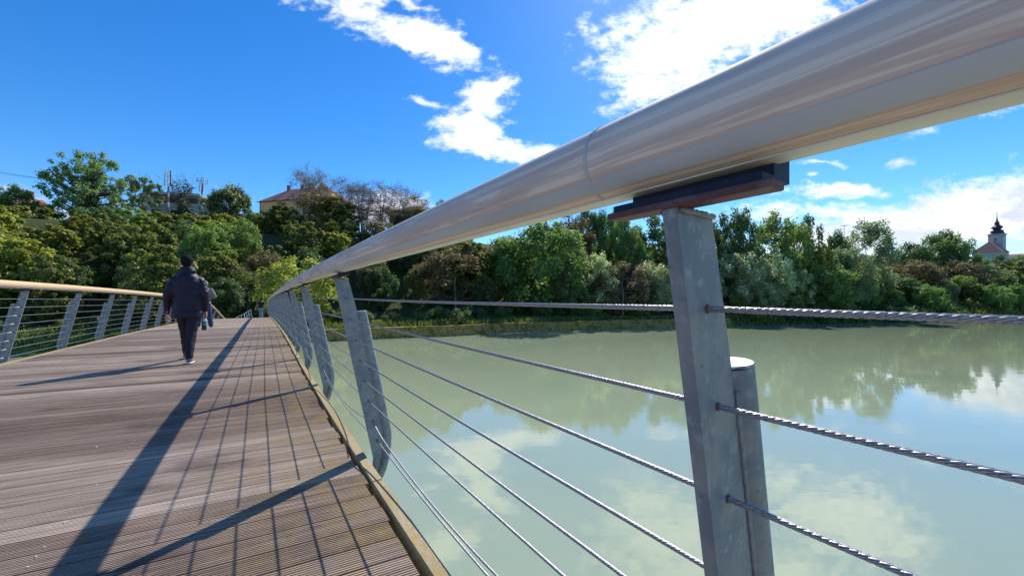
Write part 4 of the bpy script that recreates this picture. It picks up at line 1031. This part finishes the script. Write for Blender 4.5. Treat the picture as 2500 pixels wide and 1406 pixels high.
# ------------------------------------------------------------------ people
class Blob:
    """overlapping tapered limbs and rings fused by a voxel remesh into one continuous skin"""
    def __init__(s): s.mb = MB()
    def cap(s, a, b, ra, rb, fl=1., n=14):
        a, b = Vector(a), Vector(b); d = b - a; L = max(d.length, 1e-5); d = d / L; pts = []; rs = []
        for t in (-.99, -.8, -.45): pts.append(a + d * ra * t); rs.append(ra * math.sqrt(1 - t * t))
        for t in (0, .33, .66, 1): pts.append(a + d * L * t); rs.append(ra + (rb - ra) * t)
        for t in (.45, .8, .99): pts.append(b + d * rb * t); rs.append(rb * math.sqrt(1 - t * t))
        s.mb.tube(pts, rs, n)
    def chain(s, pts, rs):
        for i in range(len(pts) - 1): s.cap(pts[i], pts[i + 1], rs[i], rs[i + 1])
    def ell(s, c, rx, ry, rz, nz=10, n=18, rot=None):
        b = MB(); b.lathe([(math.sin(t), -math.cos(t)) for t in np.linspace(.12, 3.02, nz)], n)
        M = Matrix.Translation(c) @ (rot or Matrix.Identity(4)) @ Matrix.Diagonal((rx, ry, rz, 1))
        s.mb.add([M @ Vector(p) for p in b.v], b.f)
    def loft(s, rings, n=22):
        """rings: (cx, cy, z, rx, ry)"""
        b0 = len(s.mb.v); vs = []
        for (cx, cy, z_, rx, ry) in rings:
            for k in range(n):
                a = 2 * math.pi * k / n; vs.append((cx + rx * math.copysign(abs(math.cos(a)) ** .85, math.cos(a)), cy + ry * math.sin(a), z_))
        fs = [(i * n + k, i * n + (k + 1) % n, (i + 1) * n + (k + 1) % n, (i + 1) * n + k) for i in range(len(rings) - 1) for k in range(n)]
        fs += [tuple(range(n))[::-1], tuple((len(rings) - 1) * n + k for k in range(n))]
        s.mb.add(vs, fs)
    def build(s, name, m, parent, vox=.012, sm_=4, disp=None):
        o = s.mb.build(name, m, parent)
        md = o.modifiers.new('fuse', 'REMESH'); md.mode = 'VOXEL'; md.voxel_size = vox; md.use_smooth_shade = True
        md = o.modifiers.new('smooth', 'SMOOTH'); md.factor = .5; md.iterations = sm_
        if disp:
            tx = bpy.data.textures.new(name, 'CLOUDS'); tx.noise_scale = disp[0]
            md = o.modifiers.new('folds', 'DISPLACE'); md.texture = tx; md.strength = disp[1]; md.mid_level = .5; md.texture_coords = 'LOCAL'
        return o
m_skin = mat('skin', (.50, .27, .19), .55, spec=.35, var=[(12, (.44, .21, .15), .45, .65, (1, 1, 1))])
m_hair = mat('black_hair', (.014, .011, .010), .85, spec=.08, bump=(90, .8, .004, (1, 1, .3)))
m_jacket = mat('navy_quilted_nylon', (.013, .010, .026), .5, spec=.3, var=[(5, (.020, .015, .034), .4, .65, (1, 1, 1))], bump=(16, .6, .02, (1, 1, 1.4)))
m_trous = mat('charcoal_jersey', (.028, .026, .038), .85, spec=.2, bump=(12, .7, .02, (1, 1, 3)))
m_shoe = mat('grey_mesh_shoe', (.16, .15, .145), .8); m_sole = mat('white_sole', (.78, .76, .70), .6)
m_hood = mat('grey_marl_hoodie', (.20, .20, .18), .9, bump=(14, .6, .015)); m_jean = mat('blue_denim', (.025, .042, .105), .85, bump=(16, .5, .01))
m_turq = mat('turquoise_shoe', (.02, .30, .42), .6); m_tee = mat('white_shirt_hem', (.72, .72, .74), .8)
m_blkt = mat('black_tee', (.012, .012, .014), .85); m_ljean = mat('light_denim', (.22, .30, .42), .85, var=[(9, (.12, .17, .28), .45, .6, (1, 1, 1))])

def fingers(B, W, dirv, out, curl, th_dir, r=.0088, ln=(.071, .079, .073, .058)):
    """palm from wrist W along dirv; out = side-to-side axis of the palm; curl = direction the fingers bend to"""
    W, dirv, out, curl, th_dir = (Vector(v).normalized() if i else Vector(v) for i, v in enumerate((W, dirv, out, curl, th_dir)))
    for k in range(4):                                                     # metacarpals make the palm
        o_ = out * (k - 1.5) * .0205
        B.cap(W + o_ * .55, W + dirv * .085 + o_, .0165, .0125)
    for k in range(4):
        o_ = out * (k - 1.5) * .0215; p = W + dirv * .088 + o_; L = ln[k]
        a = p + (dirv * .80 + curl * .55).normalized() * L * .46
        b_ = a + (dirv * -.05 + curl * 1.0).normalized() * L * .33
        c_ = b_ + (dirv * -.75 + curl * .6).normalized() * L * .28
        B.chain([p, a, b_, c_], [r * 1.12, r, r * .95, r * .82])
    p = W + dirv * .022 + out * -.030; a = p + (th_dir * .9 + dirv * .6).normalized() * .040; b_ = a + (dirv * .9 + curl * .7).normalized() * .030; c_ = b_ + (dirv * .6 + curl * .9).normalized() * .024
    B.chain([p, a, b_, c_], [.016, .0125, .011, .0088])

def head(B, c, tilt=(0, 0)):
    """head with a face towards +y; c = centre"""
    c = Vector(c)
    B.ell(c + Vector((0, -.012, .018)), .078, .095, .098); B.ell(c + Vector((0, .025, -.045)), .058, .068, .070)       # skull, jaw
    B.cap(c + Vector((0, .088, .012)), c + Vector((0, .112, -.022)), .008, .014, n=10)                                     # nose
    B.cap(c + Vector((-.024, .086, -.058)), c + Vector((.024, .086, -.058)), .009, .009, n=10)                            # mouth
    B.cap(c + Vector((-.02, .075, -.098)), c + Vector((.02, .075, -.098)), .017, .017, n=10)                               # chin
    for sx in (-1, 1):
        B.cap(c + Vector((sx * .018, .088, .030)), c + Vector((sx * .050, .078, .032)), .009, .008, n=10)                 # brows
        B.ell(c + Vector((sx * .088, -.006, -.012)), .015, .021, .034)                                                    # ears
def person(s_, lat, yaw, label, name='person', sc=1.):
    p = BP(s_, lat); r = empty(name, p, th(s_) + yaw, label, 'person', None); r.scale = (sc,) * 3; return r

# --- the man in the navy jacket, seen from behind, mid-stride
MS, ML = 7.95, -.93
r = person(MS, ML, R(2), 'man in a navy padded jacket walking away with a bottle in his right hand', sc=.965)
g0 = lambda f: (dz(MS + f) - dz(MS))
B = Blob()
hc = Vector((-.005, .02, 1.645)); head(B, hc); B.cap((0, -.005, 1.44), (0, .005, 1.56), .062, .058)
B.loft([(0, 0, .92, .17, .115), (0, 0, 1.1, .15, .105), (0, 0, 1.3, .155, .11), (0, -.01, 1.38, .11, .085), (0, 0, 1.47, .07, .065)])
RH, LH = Vector((.235, .06, .835)), Vector((-.262, .085, .80))          # wrists
for (sh, el, wr) in (((.135, -.005, 1.33), (.225, -.05, 1.12), RH), ((-.135, -.005, 1.33), (-.235, -.03, 1.12), LH)):
    B.chain([sh, el, wr], [.046, .038, .027])
hip = [Vector((.085, 0, .93)), Vector((-.085, 0, .93))]
RK, RF = Vector((.060, -.03, .50)), Vector((.045, -.22, .085)); LK, LF = Vector((-.055, .22, .52)), Vector((-.055, .46, .085))
B.chain([hip[0], RK, RF], [.085, .058, .042]); B.chain([hip[1], LK, LF], [.085, .058, .042])
B.cap(RF + Vector((0, 0, -.03)), RF + Vector((.01, .13, -.045)), .036, .026); B.cap(LF + Vector((0, 0, -.03)), LF + Vector((-.01, .14, -.045)), .036, .026)
fingers(B, RH + Vector((.004, .006, -.012)), (.02, .02, -1), (0, 1, 0), (-1, 0, -.15), (-.35, 1, 0))
fingers(B, LH + Vector((-.004, .006, -.012)), (-.02, .10, -1), (-.25, 1, 0), (1, .25, -.1), (.4, 1, 0))
B.build('body', m_skin, r, vox=.0065, sm_=2)
B = Blob()
B.loft([(0, .0, .735, .190, .145), (0, .0, .75, .202, .152), (0, 0, .83, .205, .156), (0, 0, .855, .190, .144), (0, 0, .94, .200, .152), (0, 0, .97, .187, .142), (0, 0, 1.07, .200, .150), (0, 0, 1.10, .188, .140), (0, 0, 1.21, .206, .150), (0, 0, 1.235, .195, .142), (0, -.01, 1.33, .205, .142), (0, -.01, 1.355, .192, .132), (0, -.01, 1.42, .150, .118), (0, -.01, 1.465, .115, .10), (0, -.008, 1.495, .095, .088)])
for sg, el, wr in ((1, Vector((.232, -.055, 1.12)), RH), (-1, Vector((-.245, -.035, 1.12)), LH)):
    sh = Vector((sg * .150, -.01, 1.365)); n_ = 4
    for (a, b_, ra, rb, nn) in ((sh, el, .076, .062, 4), (el, wr + Vector((0, -.004, .055)), .062, .046, 4)):
        for i in range(nn):
            t0, t1 = i / nn, (i + 1) / nn; q0, q1 = a.lerp(b_, t0), a.lerp(b_, t1); rr0 = ra + (rb - ra) * (t0 + t1) / 2
            B.cap(q0.lerp(q1, .30), q0.lerp(q1, .70), rr0, rr0)
    B.cap(wr + Vector((0, -.002, .05)), wr + Vector((0, 0, .022)), .043, .040)
jk = B.build('jacket', m_jacket, r, vox=.011, sm_=5, disp=(.085, .016))
B = Blob(); B.loft([(0, -.012, 1.46, .115, .10), (0, -.02, 1.50, .108, .098), (0, -.022, 1.545, .092, .088), (0, -.02, 1.575, .084, .080)]); B.cap((-.09, -.05, 1.50), (.09, -.05, 1.50), .035, .035)
B.build('jacket_collar', m_jacket, jk, vox=.009, sm_=3)
B = Blob()
B.chain([hip[0], RK, RF + Vector((0, 0, .02))], [.098, .072, .052]); B.chain([hip[1], LK, LF + Vector((0, 0, .02))], [.098, .072, .052]); B.loft([(0, 0, .76, .165, .12), (0, 0, .98, .17, .12)])
B.build('trousers', m_trous, r, vox=.011, sm_=4, disp=(.06, .018))
B = Blob()
B.ell(hc + Vector((0, -.022, .034)), .086, .100, .094); B.ell(hc + Vector((0, .010, .082)), .066, .085, .052); B.ell(hc + Vector((0, -.054, -.012)), .070, .056, .064)
B.build('hair', m_hair, r, vox=.008, sm_=2)
for (F, nm, zf) in ((RF, 1, 0.), (LF, -1, g0(.46))):
    f = Vector((F.x, F.y, zf)); B = Blob()
    B.ell(f + Vector((0, -.005, .060)), .041, .052, .052); B.ell(f + Vector((nm * .008, .075, .052)), .046, .100, .040); B.ell(f + Vector((nm * .012, .145, .044)), .045, .06, .032)
    sh_ = B.build('shoe', m_shoe, r, vox=.008, sm_=2)
    B = Blob(); B.ell(f + Vector((0, 0, .020)), .043, .062, .022); B.ell(f + Vector((nm * .006, .07, .018)), .046, .09, .018); B.ell(f + Vector((nm * .013, .145, .020)), .046, .07, .020); B.build('sole', m_sole, sh_, vox=.007, sm_=1)
# bottle hanging from his right fingers
W = Matrix.Translation(BP(MS, ML)) @ Matrix.Rotation(th(MS) + R(2), 4, 'Z'); bp_ = W @ Vector((.205, .068, .497))
r = empty('drink_bottle', bp_, 0, 'plastic bottle of dark cola with a blue label held by the walking man', 'bottle')
m_cola = mat('dark_cola', (.012, .006, .005), .1, spec=.6); m_pet = mat('clear_plastic', (.62, .66, .68), .12, spec=.6); m_lab = mat('blue_label', (.03, .22, .36), .5); m_cap = mat('white_cap', (.8, .8, .8), .5)
mb = MB(); mb.lathe([(.026, .0), (.033, .008), (.034, .02), (.032, .035), (.034, .05), (.034, .145)], 20); mb.build('drink', m_cola, r, smooth=True, angle=50)
mb = MB(); mb.lathe([(.034, .1452), (.034, .165), (.028, .190), (.016, .215), (.0135, .240)], 20); mb.build('bottle_neck', m_pet, r, smooth=True, angle=50)
mb = MB(); mb.lathe([(.0346, .075), (.0352, .077), (.0352, .132), (.0346, .134)], 20); mb.build('label', m_lab, r)
mb = MB(); mb.lathe([(.015, .240), (.0155, .243), (.0155, .256), (.013, .259)], 16); mb.build('bottle_cap', m_cap, r)

# --- the hooded man beyond him, elbows out
r = person(18.2, -1.74, R(-4), 'man in a grey hoodie and blue jeans standing in front of the walking man', sc=1.0)
B = Blob(); hc = Vector((0, .06, 1.615)); head(B, hc); B.cap((0, .0, 1.43), (0, .04, 1.55), .06, .055)
B.loft([(0, 0, .92, .165, .11), (0, 0, 1.1, .15, .105), (0, 0, 1.3, .18, .115), (0, 0, 1.42, .17, .10), (0, 0, 1.47, .08, .07)])
for sg in (-1, 1):
    wr = Vector((sg * .16, .24, 1.13)); B.chain([(sg * .19, 0, 1.40), (sg * .305, -.04, 1.15), wr], [.05, .04, .027]); fingers(B, wr, (-sg * .9, .35, -.1), (0, .3, 1), (-sg * .3, -1, 0), (0, .3, 1))
    B.chain([(sg * .09, 0, .93), (sg * .14, .03, .50), (sg * .19, .0, .085)], [.085, .058, .042]); B.cap((sg * .19, 0, .05), (sg * .21, .13, .04), .034, .026)
B.build('body', m_skin, r, vox=.009, sm_=2)
B = Blob(); B.loft([(0, 0, .96, .185, .13), (0, 0, 1.0, .20, .145), (0, 0, 1.2, .205, .145), (0, -.01, 1.36, .215, .14), (0, -.01, 1.44, .15, .11), (0, 0, 1.49, .10, .09)])
for sg in (-1, 1): B.chain([(sg * .19, -.005, 1.395), (sg * .315, -.045, 1.15), (sg * .19, .22, 1.13)], [.078, .064, .046])
B.ell(hc + Vector((0, -.020, .012)), .108, .115, .128); B.cap((0, -.04, 1.48), (0, -.02, 1.54), .09, .08)
B.build('hoodie', m_hood, r, vox=.011, sm_=4, disp=(.07, .014))
B = Blob(); B.loft([(0, 0, .90, .188, .132), (0, 0, .955, .190, .134)]); B.build('shirt_hem', m_tee, r, vox=.010, sm_=1)
B = Blob(); B.loft([(0, 0, .78, .17, .12), (0, 0, .93, .178, .124)])
for sg in (-1, 1): B.chain([(sg * .09, 0, .88), (sg * .14, .03, .50), (sg * .19, .0, .10)], [.108, .086, .078])
B.build('jeans', m_jean, r, vox=.011, sm_=4, disp=(.06, .016))
for sg in (-1, 1):
    B = Blob(); B.ell((sg * .195, 0, .045), .044, .055, .045); B.ell((sg * .205, .09, .040), .046, .10, .036); B.build('shoe', m_turq, r, vox=.009, sm_=1)

# --- the distant figure in a black top
r = person(37.0, .02, R(-3), 'distant dark-haired person in black top and pale jeans at the deck end')
B = Blob(); hc = Vector((0, .01, 1.60)); head(B, hc); B.cap((0, 0, 1.42), (0, 0, 1.54), .055, .052)
B.loft([(0, 0, .92, .155, .11), (0, 0, 1.1, .13, .10), (0, 0, 1.3, .165, .11), (0, 0, 1.41, .155, .10), (0, 0, 1.46, .07, .07)])
for sg, wr in ((-1, Vector((-.37, .02, .93))), (1, Vector((.27, .06, .86)))):
    B.chain([(sg * .175, 0, 1.39), (sg * .25, -.05, 1.14), wr], [.048, .038, .026]); fingers(B, wr, (sg * .1, .05, -1), (0, 1, 0), (-sg, 0, -.1), (0, 1, 0))
for x_, y_, yk in ((.08, -.10, -.02), (-.075, .16, .10)): B.chain([(x_, 0, .92), (x_, yk, .50), (x_, y_, .085)], [.082, .056, .04]); B.cap((x_, y_, .05), (x_, y_ + .13, .04), .034, .026)
B.build('body', m_skin, r, vox=.010, sm_=2)
B = Blob(); B.loft([(0, 0, .90, .165, .12), (0, 0, 1.1, .150, .112), (0, 0, 1.3, .182, .122), (0, 0, 1.40, .165, .11), (0, 0, 1.45, .08, .075)])
for sg in (-1, 1): B.cap((sg * .175, 0, 1.385), (sg * .225, -.03, 1.22), .062, .056)
B.build('top', m_blkt, r, vox=.012, sm_=3)
B = Blob(); B.loft([(0, 0, .80, .16, .115), (0, 0, .93, .155, .112)])
for x_, y_, yk in ((.08, -.10, -.02), (-.075, .16, .10)): B.chain([(x_, 0, .90), (x_, yk, .50), (x_, y_, .10)], [.098, .070, .055])
B.build('jeans', m_ljean, r, vox=.012, sm_=3)
B = Blob(); B.ell(hc + Vector((0, -.02, .025)), .092, .108, .104); B.ell(hc + Vector((0, -.055, -.06)), .082, .06, .10); B.build('hair', m_hair, r, vox=.010, sm_=2)
for x_, y_ in ((.08, -.10), (-.075, .16)): B = Blob(); B.ell((x_, y_ + .05, .045), .045, .12, .045); B.build('shoe', m_shoe, r, vox=.01, sm_=1)

# pale railing of the landing ramp beyond the crest
A0, A1 = px(575, 784, 46), px(617, 768, 44); r = empty('ramp_railing', A0, 0, 'short pale railing rising behind the crest of the deck between the people', 'railing')
mb = WB(A0)
hgt = [px(575, 776, 46), px(596, 766, 45), px(612, 756, 44), px(617, 770, 43.6)]
mb.tube([hgt[0], hgt[1], hgt[2]], [.05, .05, .05], 8); mb.tube([p - Vector((0, 0, .55)) for p in hgt[:3]], .04, 6); mb.build('top_bar', m_wht, r)
for i in range(7):
    t = i / 6; p0 = (hgt[0].lerp(hgt[1], t * 2) if t < .5 else hgt[1].lerp(hgt[2], t * 2 - 1)); p1 = p0 + (hgt[3] - hgt[2]) * .9 - Vector((0, 0, .6)); mb = WB(A0); mb.tube([p0, p1], .035, 6); mb.build('bar', m_wht, r)
